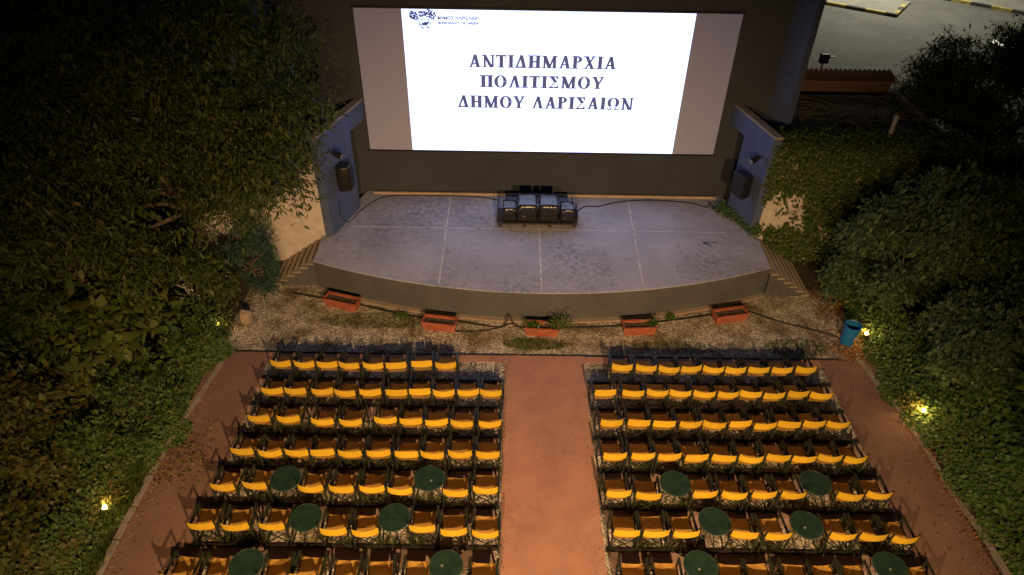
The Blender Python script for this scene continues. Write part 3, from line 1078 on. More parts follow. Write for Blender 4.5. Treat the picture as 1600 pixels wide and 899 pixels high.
for (px, py, lab, cp) in (
        (446, 748, 'dark green round table in the fifth row from stage near the left path', None),
        (671, 748, 'green round table with a pale cap in the fifth row left of the aisle', (.035, .06)),
        (478, 809, 'dark green round table in the sixth row toward the left path', None),
        (616, 809, 'green round table in the sixth row, middle of the left block', None),
        (385, 882, 'dark green round table at the lower left beside the outer chairs of the last row', None),
        (697, 884, 'green round table at the bottom edge just left of the aisle', (.04, .07)),
        (1055, 756, 'dark green round table in the fifth row, third place right of the aisle', None),
        (1273.5, 755, 'dark green round table in the fifth row near the right path', None),
        (1116.6, 815, 'green round table in the sixth row, right of the aisle chairs', None),
        (1260, 820.5, 'green round table in the sixth row toward the right path', (.06, -.06)),
        (1094.5, 885, 'green round table with a pale cap at the bottom edge right of the aisle', (-.06, .05)),
        (1391, 887, 'dark green round table at the bottom right beside the right path', (-.02, .04))):
    c = ray_z(px, py, .72)
    make_table((c.x, c.y, .012), random.uniform(0, 6), lab, cp)

# ------------------------------------------------------------------ foliage makers
def leaf_mesh(name, P, D, U, L, Wd, mat, fold=.25, smooth=False):
    """P base points, D directions, U side vectors, L lengths, Wd widths: one folded leaf each"""
    n = len(P)
    Nn = np.cross(D, U)
    L = L[:, None]
    Wd = Wd[:, None]
    v = np.empty((n, 4, 3), np.float32)
    v[:, 0] = P
    v[:, 1] = P + D * L * .45 + U * Wd * .5 + Nn * Wd * fold * .5
    v[:, 2] = P + D * L
    v[:, 3] = P + D * L * .45 - U * Wd * .5 + Nn * Wd * fold * .5
    me = bpy.data.meshes.new(name)
    me.vertices.add(n * 4)
    me.vertices.foreach_set('co', v.ravel())
    idx = (np.arange(n)[:, None] * 4 + np.array([[0, 1, 2, 0, 2, 3]])).astype(np.int32).ravel()
    me.loops.add(n * 6)
    me.loops.foreach_set('vertex_index', idx)
    me.polygons.add(n * 2)
    me.polygons.foreach_set('loop_start', np.arange(n * 2, dtype=np.int32) * 3)
    me.polygons.foreach_set('loop_total', np.full(n * 2, 3, np.int32))
    me.update(calc_edges=True)
    me.validate()
    me.materials.append(mat)
    return me


def unit(a):
    return a / (np.linalg.norm(a, axis=-1, keepdims=True) + 1e-9)


def cloud(centers, radii, per, rng, droop=.3, flat_=.8):
    """leaf bases and directions of twig sprays around clump centres"""
    K = len(centers)
    cnt = np.maximum(3, (per * (radii / radii.mean()) ** 2)).astype(int)
    ci = np.repeat(np.arange(K), cnt)
    n = len(ci)
    # sprays: several twigs per clump, leaves along each twig
    tw = 7
    twd = unit(rng.normal(size=(K, tw, 3)) * np.array([1, 1, flat_]))
    ti = rng.integers(0, tw, n)
    t = rng.uniform(.15, 1.0, n)
    d = twd[ci, ti]
    P = centers[ci] + d * (t * radii[ci])[:, None] + rng.normal(size=(n, 3)) * (.16 * radii[ci])[:, None]
    P[:, 2] -= droop * (t ** 2) * radii[ci]
    D = unit(d * .8 + rng.normal(size=(n, 3)) * .6 + np.array([0, 0, -droop]))
    U = unit(np.cross(D, rng.normal(size=(n, 3)) * .35 + np.array([0, 0, 1.0])))
    return P, D, U


def ellips_clumps(c, r, K, rng, lo=.5, zmin=None):
    """clump centres spread over many lobes, so the crown has bulges and dark hollows"""
    c, r = np.array(c), np.array(r)
    M = max(7, K // 13)
    d = unit(rng.normal(size=(M, 3)) + np.array([0, -.12, .18]))
    lc = c + d * r * rng.uniform(.45, .86, M)[:, None]
    lr = r.mean() * rng.uniform(.20, .44, M)
    li = rng.integers(0, M, K)
    e = unit(rng.normal(size=(K, 3)) + d[li] * .6)
    P = lc[li] + e * (lr[li] * rng.uniform(.55, 1.05, K))[:, None] * (r / r.mean()) ** .5
    if zmin is not None:
        P = P[P[:, 2] > zmin]
    return P


def tree(name, base, blobs, K, per, lsize, mat, label, bark='bark', group=None, seed=1, rad=.5, droop=.3, trunk_r=.16, zmin=.4, cat='tree', limbs=16, ratio=.32, flat_=.8):
    rng = np.random.default_rng(seed)
    root = empty(name, base)
    tag(root, label, cat, group)
    cs = np.concatenate([ellips_clumps(b[0], b[1], int(K * b[2]), rng, zmin=zmin) for b in blobs])
    rr = rng.uniform(.6, 1.45, len(cs)) * rad
    P, D, U = cloud(cs, rr, per, rng, droop, flat_)
    P = P - np.array(base)
    n = len(P)
    L = (.5 + 1.1 * rng.random(n) ** 1.6) * lsize
    me = leaf_mesh('crown', P, D, U, L, L * ratio * rng.uniform(.8, 1.2, n), mat)
    cr = link('crown', me, None, root)
    cr['kind'] = 'stuff'
    mb = MB()
    top = np.mean([np.array(b[0]) for b in blobs], axis=0) - np.array(base)
    def poly(a, b, r0, r1, wob, k=6):
        pts, rs = [], []
        for i in range(k + 1):
            t = i / k
            p = Vector(a).lerp(Vector(b), t) + Vector((random.uniform(-wob, wob), random.uniform(-wob, wob), 0)) * math.sin(math.pi * t)
            pts.append(p)
            rs.append(r0 + (r1 - r0) * t)
        mb.tube(pts, rs, 7)
    fork = Vector(top) * .55
    fork.z = max(fork.z, .3)
    poly((0, 0, -.1), fork, trunk_r, trunk_r * .65, .15)
    sel = rng.choice(len(cs), min(limbs, len(cs)), replace=False)
    for s in sel:
        e = Vector(cs[s] - np.array(base))
        poly(fork * random.uniform(.75, 1.0), e, trunk_r * .42, .012, .35)
    mb.build('trunk', MT[bark], root, smooth=True)
    return root


def bank(name, pts_fn, n, lsize, mat, label, cat, ratio=.8, seed=1, nrm=None, kind=None, tilt=.7, extra=None):
    """climbing or ground-hugging plants: leaves laid on a surface"""
    rng = np.random.default_rng(seed)
    P, N = pts_fn(rng, n)
    n = len(P)
    base = (float(P[:, 0].mean()), float(P[:, 1].mean()), 0)
    U0 = rng.normal(size=(n, 3))
    Nn = unit(N + rng.normal(size=(n, 3)) * tilt * .5)
    D = unit(np.cross(Nn, U0))
    U = unit(np.cross(D, Nn))
    L = rng.uniform(.6, 1.3, n) * lsize
    root = empty(name, base)
    tag(root, label, cat)
    o = link('leaves', leaf_mesh('leaves', P - np.array(base), D, U, L, L * ratio, mat), None, root)
    o['kind'] = 'stuff'
    return root


def fbm(x, y, seed=0):
    s = 0
    rng = np.random.default_rng(seed)
    for k in range(7):
        a, b, c = rng.uniform(.4, 1.0) * 1.75 ** k * .6, rng.uniform(-1, 1) * 1.75 ** k * .6, rng.uniform(0, 6)
        s = s + np.sin(a * x + b * y + c) * np.cos(b * x - a * y + c * 1.7) / (1.5 ** k)
    return s

# ------------------------------------------------------------------ planting, left
tree('tall_tree', (-9.3, 17.0, 0), [((-8.2, 16.7, 6.8), (3.7, 2.4, 2.4), .36), ((-7.3, 16.2, 4.9), (2.3, 1.8, 1.9), .28), ((-10.8, 15.6, 4.6), (3.0, 2.4, 2.6), .36)],
     720, 100, .17, MT['leaf_tree'], 'tall dark tree with drooping narrow leaves overhanging the left of the stage', seed=11, rad=.62, droop=.45, trunk_r=.2, limbs=30)
tree('tall_tree', (-14.0, 17.5, 0), [((-13.2, 16.5, 6.6), (3.4, 3.0, 3.0), .6), ((-15, 15.5, 4.2), (3.0, 2.6, 2.6), .4)],
     420, 80, .18, MT['leaf_tree2'], 'tall dark tree filling the upper left corner of the view', seed=12, rad=.68, droop=.4, trunk_r=.22, limbs=20)
tree('tall_tree', (-11.8, 12.8, 0), [((-11.6, 12.9, 4.6), (2.2, 2.0, 2.1), .55), ((-10.6, 13.6, 3.2), (1.8, 1.6, 1.5), .45)],
     300, 90, .17, MT['leaf_tree'], 'dark olive and brown tree at the left edge between the tall tree and the ivy', seed=13, rad=.55, droop=.4, limbs=20)
tree('fig_bush', (-9.9, 12.9, 0), [((-9.9, 12.7, 1.5), (1.35, 1.2, 1.2), 1.0)], 90, 46, .30, MT['leaf_fig'],
     'broad leaved yellow green bush beside the left path lamp', seed=14, rad=.5, droop=.25, trunk_r=.07, zmin=.3, cat='bush', ratio=.55)
tree('conifer_shrub', (-7.75, 16.6, 0), [((-7.7, 16.5, 1.1), (.62, .6, 1.3), 1.0)], 60, 190, .13, MT['leaf_conifer'],
     'blue green feathery shrub at the foot of the left stage steps', seed=15, rad=.33, droop=.1, trunk_r=.06, zmin=.1, cat='shrub', ratio=.16)
tree('leafy_shrub', (-9.2, 15.2, 0), [((-9.0, 15.1, 1.3), (1.5, 1.1, 1.3), 1.0)], 120, 70, .16, MT['leaf_tree'],
     'brown green shrub with a pale bare stem left of the steps', bark='white_bark', seed=16, rad=.42, droop=.3, trunk_r=.06, zmin=.2, cat='shrub')
tree('leafy_shrub', (-9.1, 11.2, 0), [((-9.2, 11.0, .75), (.95, 1.7, .85), 1.0)], 130, 90, .11, MT['leaf_ivy'],
     'low dense green shrub lining the middle of the left kerb', seed=17, rad=.34, droop=.2, trunk_r=.05, zmin=.05, cat='shrub', ratio=.5)
tree('tall_tree', (-13.4, 9.8, 0), [((-12.6, 9.8, 3.2), (1.9, 1.9, 1.8), .6), ((-11.7, 11.3, 2.3), (1.3, 1.3, 1.3), .4)],
     330, 90, .17, MT['leaf_tree2'], 'dark green tree leaning in from the left edge over the yellowing ivy', seed=80, rad=.45, droop=.4, limbs=18)
tree('leafy_bush', (-11.0, 9.4, 0), [((-11.0, 9.4, 1.5), (1.5, 1.5, 1.3), 1.0)], 260, 80, .16, MT['leaf_ivy_y'],
     'yellow brown leafy bush at the left edge above the corner ivy', seed=78, rad=.4, droop=.3, trunk_r=.07, zmin=.1, cat='bush', ratio=.6)
tree('leafy_bush', (-10.6, 7.2, 0), [((-10.6, 7.2, 1.1), (1.3, 1.2, 1.0), 1.0)], 200, 80, .15, MT['leaf_ivy_y'],
     'yellow brown leafy bush in the bottom left corner', seed=79, rad=.38, droop=.3, trunk_r=.07, zmin=.1, cat='bush', ratio=.6)
tree('leafy_shrub', (-8.6, 13.6, 0), [((-8.5, 13.7, .45), (.75, .9, .5), 1.0)], 60, 90, .11, MT['leaf_ivy'],
     'low green shrub at the far end of the left kerb near the lamp', seed=18, rad=.3, droop=.2, trunk_r=.04, zmin=.03, cat='shrub', ratio=.5)


def bank_left(rng, n):
    x = rng.uniform(-16.5, -8.6, n)
    y = rng.uniform(4.6, 12.6, n)
    h = .35 + np.clip((-8.7 - x) * .42, 0, 1.9) + .35 * fbm(x * 1.6, y * 1.6, 3) * np.clip((-8.5 - x), 0, 1)
    z = np.maximum(.03, h - np.abs(rng.normal(0, .12, n)))
    return np.stack([x, y, z], 1), np.stack([np.full(n, .45), np.full(n, -.2), np.full(n, .8)], 1)


bank('ivy_bank', bank_left, 42000, .125, MT['leaf_ivy_y'], 'bank of yellowing ivy covering the lower left corner', 'ivy', seed=21)


def verge_left(rng, n):
    y = rng.uniform(4.6, 14.2, n)
    edge = np.interp(y, [4.6, 9.5, 11, 13.1, 14.2], [-8.22, -8.16, -8.08, -7.85, -7.7])
    x = edge + .38 * np.clip(fbm(y * 3, y * .5, 25), -.3, 1.2) - rng.random(n) ** 1.3 * 1.0
    z = np.clip((edge - x) * .5 + .1, .06, .5) * rng.uniform(.2, 1.1, n) * (1 + .4 * fbm(x * 2, y * 2, 5))
    return np.stack([x, y, np.maximum(z, .02)], 1), np.stack([np.full(n, .4), np.full(n, -.1), np.full(n, .8)], 1)


bank('ground_cover', verge_left, 15000, .085, MT['leaf_ivy'], 'strip of small green leaves spilling over the left kerb', 'ground cover', seed=22)


def grass_clump(name, cx, cy, rx, ry, n, hgt, mat, label, seed, cat='grass'):
    rng = np.random.default_rng(seed)
    a, r = rng.uniform(0, 2 * math.pi, n), np.sqrt(rng.random(n))
    P = np.stack([rx * r * np.cos(a), ry * r * np.sin(a), np.full(n, .0)], 1)
    D = unit(np.stack([rng.normal(0, .45, n), rng.normal(0, .45, n), np.ones(n)], 1))
    U = unit(np.cross(D, rng.normal(size=(n, 3))))
    L = rng.uniform(.5, 1.2, n) * hgt
    me = leaf_mesh(name, P, D, U, L, np.full(n, .014) + .006 * rng.random(n), mat)
    o = link(name, me, None, None, (cx, cy, .008))
    tag(o, label, cat, kind='stuff')
    return o


grass_clump('grass_tuft', -8.55, 9.0, .42, .85, 2600, .32, MT['grass'], 'tuft of long grass by the left kerb above the lamp', 31)
grass_clump('grass_tuft', -8.5, 7.3, .40, .9, 2200, .30, MT['grass'], 'tuft of long grass by the left kerb below the lamp', 32)
grass_clump('weed_patch', .75, 14.05, .9, .24, 1500, .07, MT['grass'], 'low weeds in the gravel in front of the middle planter', 33, 'weeds')
grass_clump('weed_patch', 8.1, 14.05, .9, .4, 1500, .06, MT['grass'], 'patch of grass on the gravel at the right end of the front row', 34, 'weeds')
grass_clump('weed_patch', -3.9, 14.95, 1.6, .35, 2200, .05, MT['grass'], 'thin weeds on the gravel between the two left planters', 35, 'weeds')
grass_clump('weed_patch', 4.7, 14.0, 1.2, .25, 900, .05, MT['grass'], 'thin weeds on the gravel before the right planters', 36, 'weeds')
rgw = random.Random(5)
for (r, bn) in [(r, b) for r in range(2, 6) for b in ('left', 'right')]:
    x0, x1 = (LX0 + .3, AX0 - .5) if bn == 'left' else (AX1 + .5, RX1 - .3)
    rng = np.random.default_rng(100 + r * 2 + (bn == 'left'))
    n = 800
    k = 7
    cx = rng.uniform(x0, x1, k)
    ci = rng.integers(0, k, n)
    P = np.stack([cx[ci] + rng.normal(0, .16, n), RAIL_Y[r] + .06 + np.abs(rng.normal(0, .10, n)), np.full(n, 0.0)], 1)
    D = unit(np.stack([rng.normal(0, .5, n), rng.normal(0, .5, n), np.ones(n)], 1))
    U = unit(np.cross(D, rng.normal(size=(n, 3))))
    me = leaf_mesh('weed_strip', P, D, U, rng.uniform(.05, .16, n), np.full(n, .016), MT['grass'])
    o = link('weed_strip', me, None, None, (0, 0, .008))
    tag(o, f'grass growing along the rail of the {ORD[r]} row from the stage, {bn} block', 'grass', kind='stuff')

# ------------------------------------------------------------------ planting, right
def creeper(rng, n):
    # over the parapet and down the front wall of the right building
    n1 = int(n * .62)
    x = rng.uniform(7.75, 13.9, n1 * 3)
    z = rng.uniform(.1, 4.05, n1 * 3)
    lim = 2.55 + .42 * fbm(x * 2.2, x * .3, 9) - np.clip((x - 8.6) * .95, 0, 3.2)
    lim = lim - .38 + .7 * np.clip(fbm(x * 6.5, x * .7 + 2, 19), -.9, 1)
    low = (z < 1.35 + .25 * fbm(x * 3, z * 2, 8)) & (z > .15) & (x < 10.5) & (fbm(x * 2.2, z * 2.2, 12) > -.15)
    keep = (z > lim) | low | ((rng.random(len(x)) < .10) & (fbm(x * 3, z * 3, 33) > .2))
    x, z = x[keep][:n1], z[keep][:n1]
    y = 18.34 - np.abs(rng.normal(0, .16, len(x))) - .12 * np.clip(fbm(x * 1.5, z * 1.5, 2), -.5, 2)
    A = np.stack([x, y, z], 1)
    NA = np.tile(np.array([[0, -1, .35]]), (len(x), 1))
    n2 = n - n1
    x = rng.uniform(7.8, 13.9, n2)
    y = 18.3 + rng.random(n2) ** 1.6 * 1.3
    z = 3.9 + np.abs(rng.normal(0, .12, n2)) + .22 * fbm(x * 1.4, y * 1.4, 4) * np.clip(19.4 - y, 0, 1)
    B = np.stack([x, y, np.maximum(z, 3.78)], 1)
    NB = np.tile(np.array([[0, -.3, 1]]), (n2, 1))
    return np.concatenate([A, B]), np.concatenate([NA, NB])


def roofvine(rng, n):
    x, y = rng.uniform(8.9, 13.5, n * 2), rng.uniform(19.2, 23.0, n * 2)
    ok = fbm(x * 1.1, y * 1.1, 44) > .35 - (x - 11.5) * .35
    x, y = x[ok][:n], y[ok][:n]
    return np.stack([x, y, 3.77 + np.abs(rng.normal(0, .09, len(x)))], 1), np.tile(np.array([[0, -.2, 1.0]]), (len(x), 1))


bank('roof_vine', roofvine, 5000, .11, MT['leaf_creeper'], 'thin dark vine spreading over the flat right roof', 'vine', seed=40, ratio=.6)
bank('wall_creeper', creeper, 30000, .115, MT['leaf_creeper'], 'green creeper hanging over the front of the right side building', 'creeper', seed=41, ratio=.7)
def stagevine(rng, n):
    t = rng.random(n)
    x = 7.15 + t * .75 + rng.normal(0, .16, n) * (1 - .3 * t)
    y = 19.9 - t * 1.75 + rng.normal(0, .10, n)
    z = SH + .02 + np.abs(rng.normal(0, .09, n)) + .18 * t
    ok = x < 7.05 + (20.7 - y) * .233 + .35
    return np.stack([x, y, z], 1)[ok], np.tile(np.array([[-.4, -.2, 1.0]]), (int(ok.sum()), 1))


bank('stage_vine', stagevine, 1800, .10, MT['leaf_green'], 'green vine creeping onto the stage floor beside the right wing wall', 'vine', seed=42, ratio=.6)
tree('leafy_bush', (11.6, 15.9, 0), [((11.6, 15.7, 2.7), (1.8, 1.4, 2.0), .65), ((10.5, 16.5, 1.4), (.85, 1.3, 1.4), .35)], 480, 110, .145, MT['leaf_grey'],
     'large dark green bush behind the blue bin', seed=43, rad=.36, droop=.2, trunk_r=.1, zmin=.1, cat='bush', ratio=.4)
tree('leafy_bush', (13.8, 15.2, 0), [((14.0, 14.9, 2.9), (2.0, 1.7, 2.4), 1.0)], 440, 100, .145, MT['leaf_ivy'],
     'tall rounded bush right of the big bush behind the bin', seed=44, rad=.38, droop=.2, trunk_r=.1, zmin=.1, cat='bush', ratio=.5)
tree('leafy_bush', (12.2, 12.9, 0), [((12.2, 12.9, 1.6), (1.5, 1.3, 1.6), 1.0)], 300, 100, .145, MT['leaf_grey'],
     'rounded dark green bush above the right path spotlight', seed=45, rad=.34, droop=.2, trunk_r=.07, zmin=.05, cat='bush', ratio=.55)
tree('leafy_bush', (14.6, 11.8, 0), [((14.6, 11.8, 2.4), (1.9, 1.7, 2.1), 1.0)], 330, 95, .155, MT['leaf_ivy'],
     'broad green bush at the right edge, level with the path spotlight', seed=75, rad=.38, droop=.2, trunk_r=.09, zmin=.05, cat='bush', ratio=.6)
tree('leafy_bush', (12.7, 9.7, 0), [((12.7, 9.7, 1.4), (1.5, 1.4, 1.35), 1.0)], 240, 90, .165, MT['leaf_green'],
     'fresh green bush at the lower right beside the kerb', seed=76, rad=.34, droop=.2, trunk_r=.07, zmin=.05, cat='bush', ratio=.65)
tree('leafy_bush', (14.0, 7.6, 0), [((13.6, 7.6, 1.3), (1.7, 1.5, 1.3), 1.0)], 240, 90, .175, MT['leaf_green'],
     'fresh green bush in the bottom right corner', seed=77, rad=.36, droop=.2, trunk_r=.07, zmin=.05, cat='bush', ratio=.65)
tree('leafy_bush', (15.2, 18.0, 0), [((15.0, 17.8, 2.3), (2.0, 2.0, 2.0), 1.0)], 240, 80, .14, MT['leaf_tree2'],
     'dark bush in the gap beside the right building', seed=46, rad=.5, droop=.25, trunk_r=.1, zmin=.1, cat='bush', ratio=.45)
tree('feathery_tree', (17.2, 22.5, 0), [((16.9, 22.6, 4.2), (2.6, 2.2, 1.7), .4), ((20.2, 23.6, 5.2), (2.8, 2.2, 1.8), .35), ((14.9, 23.6, 3.6), (1.5, 1.5, 1.2), .25)], 560, 150, .16, MT['leaf_tree2'],
     'dark feathery tree at the upper right in front of the car park', seed=47, rad=.6, droop=.10, trunk_r=.16, cat='tree', ratio=.25, flat_=.25)
tree('leafy_bush', (21.0, 17.5, 0), [((20.4, 17.8, 2.6), (3.2, 3.0, 2.4), 1.0)], 260, 60, .17, MT['leaf_tree2'],
     'very dark tree mass at the right edge beyond the bushes', seed=48, rad=.65, droop=.25, trunk_r=.14, cat='tree', ratio=.4)


def bank_right(rng, n):
    x = rng.uniform(10.35, 17.5, n)
    y = rng.uniform(4.8, 12.6, n)
    h = .18 + np.clip((x - 10.6) * .40, 0, 1.7) + .32 * fbm(x * 1.5, y * 1.5, 6) * np.clip(x - 10.3, 0, 1)
    z = np.maximum(.03, h - np.abs(rng.normal(0, .13, n)))
    return np.stack([x, y, z], 1), np.stack([np.full(n, -.45), np.full(n, -.2), np.full(n, .8)], 1)


bank('ivy_slope', bank_right, 42000, .13, MT['leaf_green'], 'slope of fresh green ivy covering the lower right corner', 'ivy', seed=49)


def verge_right(rng, n):
    y = rng.uniform(5, 17.6, n)
    edge = np.interp(y, [5, 8, 11.6, 13.6, 14.6, 17.6], [10.36, 10.32, 10.15, 9.85, 10.1, 10.0])
    x = edge - .3 * np.clip(fbm(y * 3, y * .5, 26), -.2, 1.2) + rng.random(n) ** 1.2 * 1.5
    z = np.clip((x - edge) * .5 + .1, .06, .6) * rng.uniform(.2, 1.1, n) * (1 + .4 * fbm(x * 2, y * 2, 15))
    return np.stack([x, y, np.maximum(z, .02)], 1), np.stack([np.full(n, -.4), np.full(n, -.1), np.full(n, .8)], 1)


bank('ground_cover', verge_right, 20000, .09, MT['leaf_ivy'], 'strip of small dark leaves along the right kerb under the bushes', 'ground cover', seed=50)


def fallen(name, cx, cy, rx, ry, n, label, seed, z=.03, size=.09):
    rng = np.random.default_rng(seed)
    P = np.stack([rng.normal(0, rx, n), rng.normal(0, ry, n), np.abs(rng.normal(0, .02, n)) + .005], 1)
    Nn = unit(np.stack([rng.normal(0, .4, n), rng.normal(0, .4, n), np.ones(n)], 1))
    D = unit(np.cross(Nn, rng.normal(size=(n, 3))))
    U = unit(np.cross(D, Nn))
    L = rng.uniform(.5, 1.3, n) * size
    o = link(name, leaf_mesh(name, P, D, U, L, L * .6, MT['leaf_dry']), None, None, (cx, cy, z))
    tag(o, label, 'leaves', kind='stuff')


fallen('fallen_leaves', 9.75, 14.0, .35, .38, 900, 'heap of orange fallen leaves below the blue bin', 51, .012)
fallen('fallen_leaves', 9.75, 15.8, .32, .5, 500, 'brown fallen leaves at the foot of the right stage steps', 52, .012)
fallen('fallen_leaves', 10.0, 10.4, .10, 2.2, 500, 'line of fallen leaves along the right kerb', 53, .035, .07)
fallen('fallen_leaves', 9.6, 8.2, .3, 1.8, 160, 'few dry leaves scattered on the right path', 54, .035, .06)
fallen('fallen_leaves', -7.85, 9.6, .10, 2.4, 240, 'line of fallen leaves along the left kerb', 55, .035, .06)
fallen('fallen_leaves', .5, 14.6, 4.0, .5, 600, 'small dry leaves scattered over the gravel before the stage', 56, .012, .05)
fallen('fallen_leaves', -1.9, 17.4, 2.6, 1.0, 18, 'few dark dry leaves lying on the stage floor', 57, SH + .004, .07)
fallen('fallen_leaves', 5.8, 17.6, 1.0, .8, 14, 'few dry leaves on the right half of the stage floor', 58, SH + .004, .07)
rng = np.random.default_rng(60)
n = 260
P = np.stack([rng.normal(0, .32, n), rng.normal(0, .5, n), np.abs(rng.normal(0, .10, n)) + .02], 1)
D = unit(rng.normal(size=(n, 3)) + np.array([0, 0, .6]))
U = unit(np.cross(D, rng.normal(size=(n, 3))))
o = link('yellow_weed', leaf_mesh('yellow_weed', P, D, U, rng.uniform(.06, .12, n), np.full(n, .035), MT['leaf_yellow']), None, None, (-7.45, 9.85, .03))
tag(o, 'sprawling yellow green weed on the left path by the kerb', 'weed', kind='stuff')

def grit(name, fn, n, label, seed):
    rng = np.random.default_rng(seed)
    P = fn(rng, n)
    n = len(P)
    r = rng.uniform(.008, .022, n)[:, None]
    T0 = np.array([[1, 0, -.3], [-.5, .87, -.3], [-.5, -.87, -.3], [0, 0, .8]])
    v = P[:, None, :] + (T0[None] + rng.normal(0, .2, (n, 4, 3))) * r[:, None, :]
    f = (np.arange(n)[:, None, None] * 4 + np.array([[0, 1, 3], [1, 2, 3], [2, 0, 3], [0, 2, 1]])[None]).reshape(-1, 3)
    me = bpy.data.meshes.new(name)
    me.from_pydata(v.reshape(-1, 3).tolist(), [], f.tolist())
    me.materials.append(MT['grit'])
    o = link(name, me, None)
    tag(o, label, 'gravel', kind='stuff')


MT['grit'] = leafy('loose_stones', [(.10, .085, .065), (.22, .19, .155), (.40, .36, .30)], .8, 0.0)
def aisle_grit(rng, n):
    side = rng.random(n) < .5
    x = np.where(side, AX0 + np.abs(rng.normal(0, .09, n)), AX1 - np.abs(rng.normal(0, .09, n)))
    k = rng.random(n) < .12
    x = np.where(k, rng.uniform(AX0, AX1, n), x)
    return np.stack([x, rng.uniform(6.5, 13.55, n), np.full(n, .041)], 1)


def path_grit(x0, x1):
    return lambda rng, n: np.stack([np.where(rng.random(n) < .6, x0 + np.abs(rng.normal(0, .22, n)) * np.sign(x1 - x0), rng.uniform(min(x0, x1), max(x0, x1), n)), rng.uniform(6.5, 13.5, n), np.full(n, .036)], 1)


def yard_grit(rng, n):
    x = rng.uniform(-7.4, 9.4, n)
    y = rng.uniform(13.66, 15.0, n) + np.abs(x - 1) * .16 * rng.random(n)
    return np.stack([x, y, np.full(n, .014)], 1)


grit('loose_stones', aisle_grit, 500, 'loose stones spilled along both edges of the central aisle', 91)
grit('loose_stones', path_grit(-7.95, -6.6), 160, 'loose stones and dirt on the left path', 92)
grit('loose_stones', path_grit(9.9, 8.6), 160, 'loose stones and dirt on the right path', 93)
grit('loose_stones', yard_grit, 4500, 'loose pale stones covering the gravel in front of the stage', 94)

# dry branches on the right roof
tb = MB()
rt_ = random.Random(9)
for k in range(70):
    x, y = rt_.uniform(8.6, 13.3), rt_.uniform(18.9, 22.8)
    a = rt_.uniform(-.5, .5) + (math.pi if rt_.random() < .5 else 0)
    L = rt_.uniform(.5, 1.9)
    pts = [(x + math.cos(a) * L * t + rt_.uniform(-.06, .06), y + math.sin(a) * L * t + rt_.uniform(-.06, .06), 3.78 + .22 * math.sin(t * 3) * rt_.uniform(.2, 1)) for t in (0, .25, .5, .75, 1)]
    tb.tube(pts, [.014, .012, .010, .008, .004], 5)
o = tb.build('dry_branches', MT['twig'])
tag(o, 'tangle of dry bare branches lying on the dark right roof', 'branches', kind='stuff')

# ------------------------------------------------------------------ things on the stage
dolly = empty('equipment_pallet', (.88, 18.55, SH))
tag(dolly, 'low dark pallet carrying the wrapped boxes on the stage', 'pallet')
MB().box(-1.30, 1.30, .0, .95, .10, .15).build('deck', MT['pallet'], dolly, bevel=.008)
for x in (-1.2, -.4, .4, 1.2):
    MB().box(x - .06, x + .06, .02, .93, .0, .098).build('bearer', MT['pallet'], dolly)
for s in (-1, 1):
    MB().box(s * 1.29 - .02, s * 1.29 + .02, .15, .9, .152, .42).build('end_board', MT['pallet'], dolly, bevel=.006)


def wrapped(x0, x1, y0, dep, h, label, seed):
    rg = random.Random(seed)
    root = empty('wrapped_box', ((x0 + x1) / 2, y0, SH + .152))
    hw = (x1 - x0) / 2
    bm = bmesh.new()
    bmesh.ops.create_cube(bm, size=1.0)
    bmesh.ops.subdivide_edges(bm, edges=list(bm.edges), cuts=5, use_grid_fill=True)
    for v in bm.verts:
        v.co = Vector((v.co.x * 2 * hw, (v.co.y + .5) * dep, (v.co.z + .5) * h))
        if v.co.z > .01:
            v.co += Vector((rg.uniform(-.012, .012), rg.uniform(-.012, .012), rg.uniform(-.010, .010)))
    me = bpy.data.meshes.new('cover')
    bm.to_mesh(me)
    bm.free()
    for p_ in me.polygons:
        p_.use_smooth = True
    link('cover', me, MT['bag'], root, bevel=0)
    # gathered edges of the film
    mb = MB()
    for k in range(7):
        xx = rg.uniform(-hw, hw)
        mb.tube([(xx, -.012, h * .98), (xx + rg.uniform(-.05, .05), -.016, h * rg.uniform(.5, .8)), (xx + rg.uniform(-.1, .1), -.010, h * rg.uniform(.1, .4))], [.012, .008, .004], 5)
    mb.build('film_folds', MT['bag'], root, smooth=True)
    if seed in (2, 4):
        MB().box(-hw * .45, -hw * .2, -.018, -.013, h * .36, h * .385).build('tape', MT['metal'], root)
    tag(root, label, 'box', 'boxes wrapped in black film')


wrapped(-.23, .20, 18.62, .55, .50, 'small box in black film at the left end of the pallet', 1)
wrapped(.235, .86, 18.60, .80, .62, 'tall box in black film, left of the two in the middle of the pallet', 2)
wrapped(.93, 1.55, 18.60, .80, .62, 'tall box in black film, right of the two in the middle of the pallet', 3)
wrapped(1.61, 2.05, 18.62, .55, .48, 'small box in black film at the right end of the pallet', 4)


def cable(pts, r, label, name='cable', sub=6, n=6):
    P = [Vector(p) for p in pts]
    out = []
    for i in range(len(P) - 1):
        p0, p1, p2, p3 = P[max(i - 1, 0)], P[i], P[i + 1], P[min(i + 2, len(P) - 1)]
        for k in range(sub):
            t = k / sub
            out.append(.5 * ((2 * p1) + (p2 - p0) * t + (2 * p0 - 5 * p1 + 4 * p2 - p3) * t * t + (3 * p1 - p0 - 3 * p2 + p3) * t ** 3))
    out.append(P[-1])
    o = MB().tube(out, r, n).build(name, MT['rubber'], None, smooth=True)
    tag(o, label, 'cable')
    return o


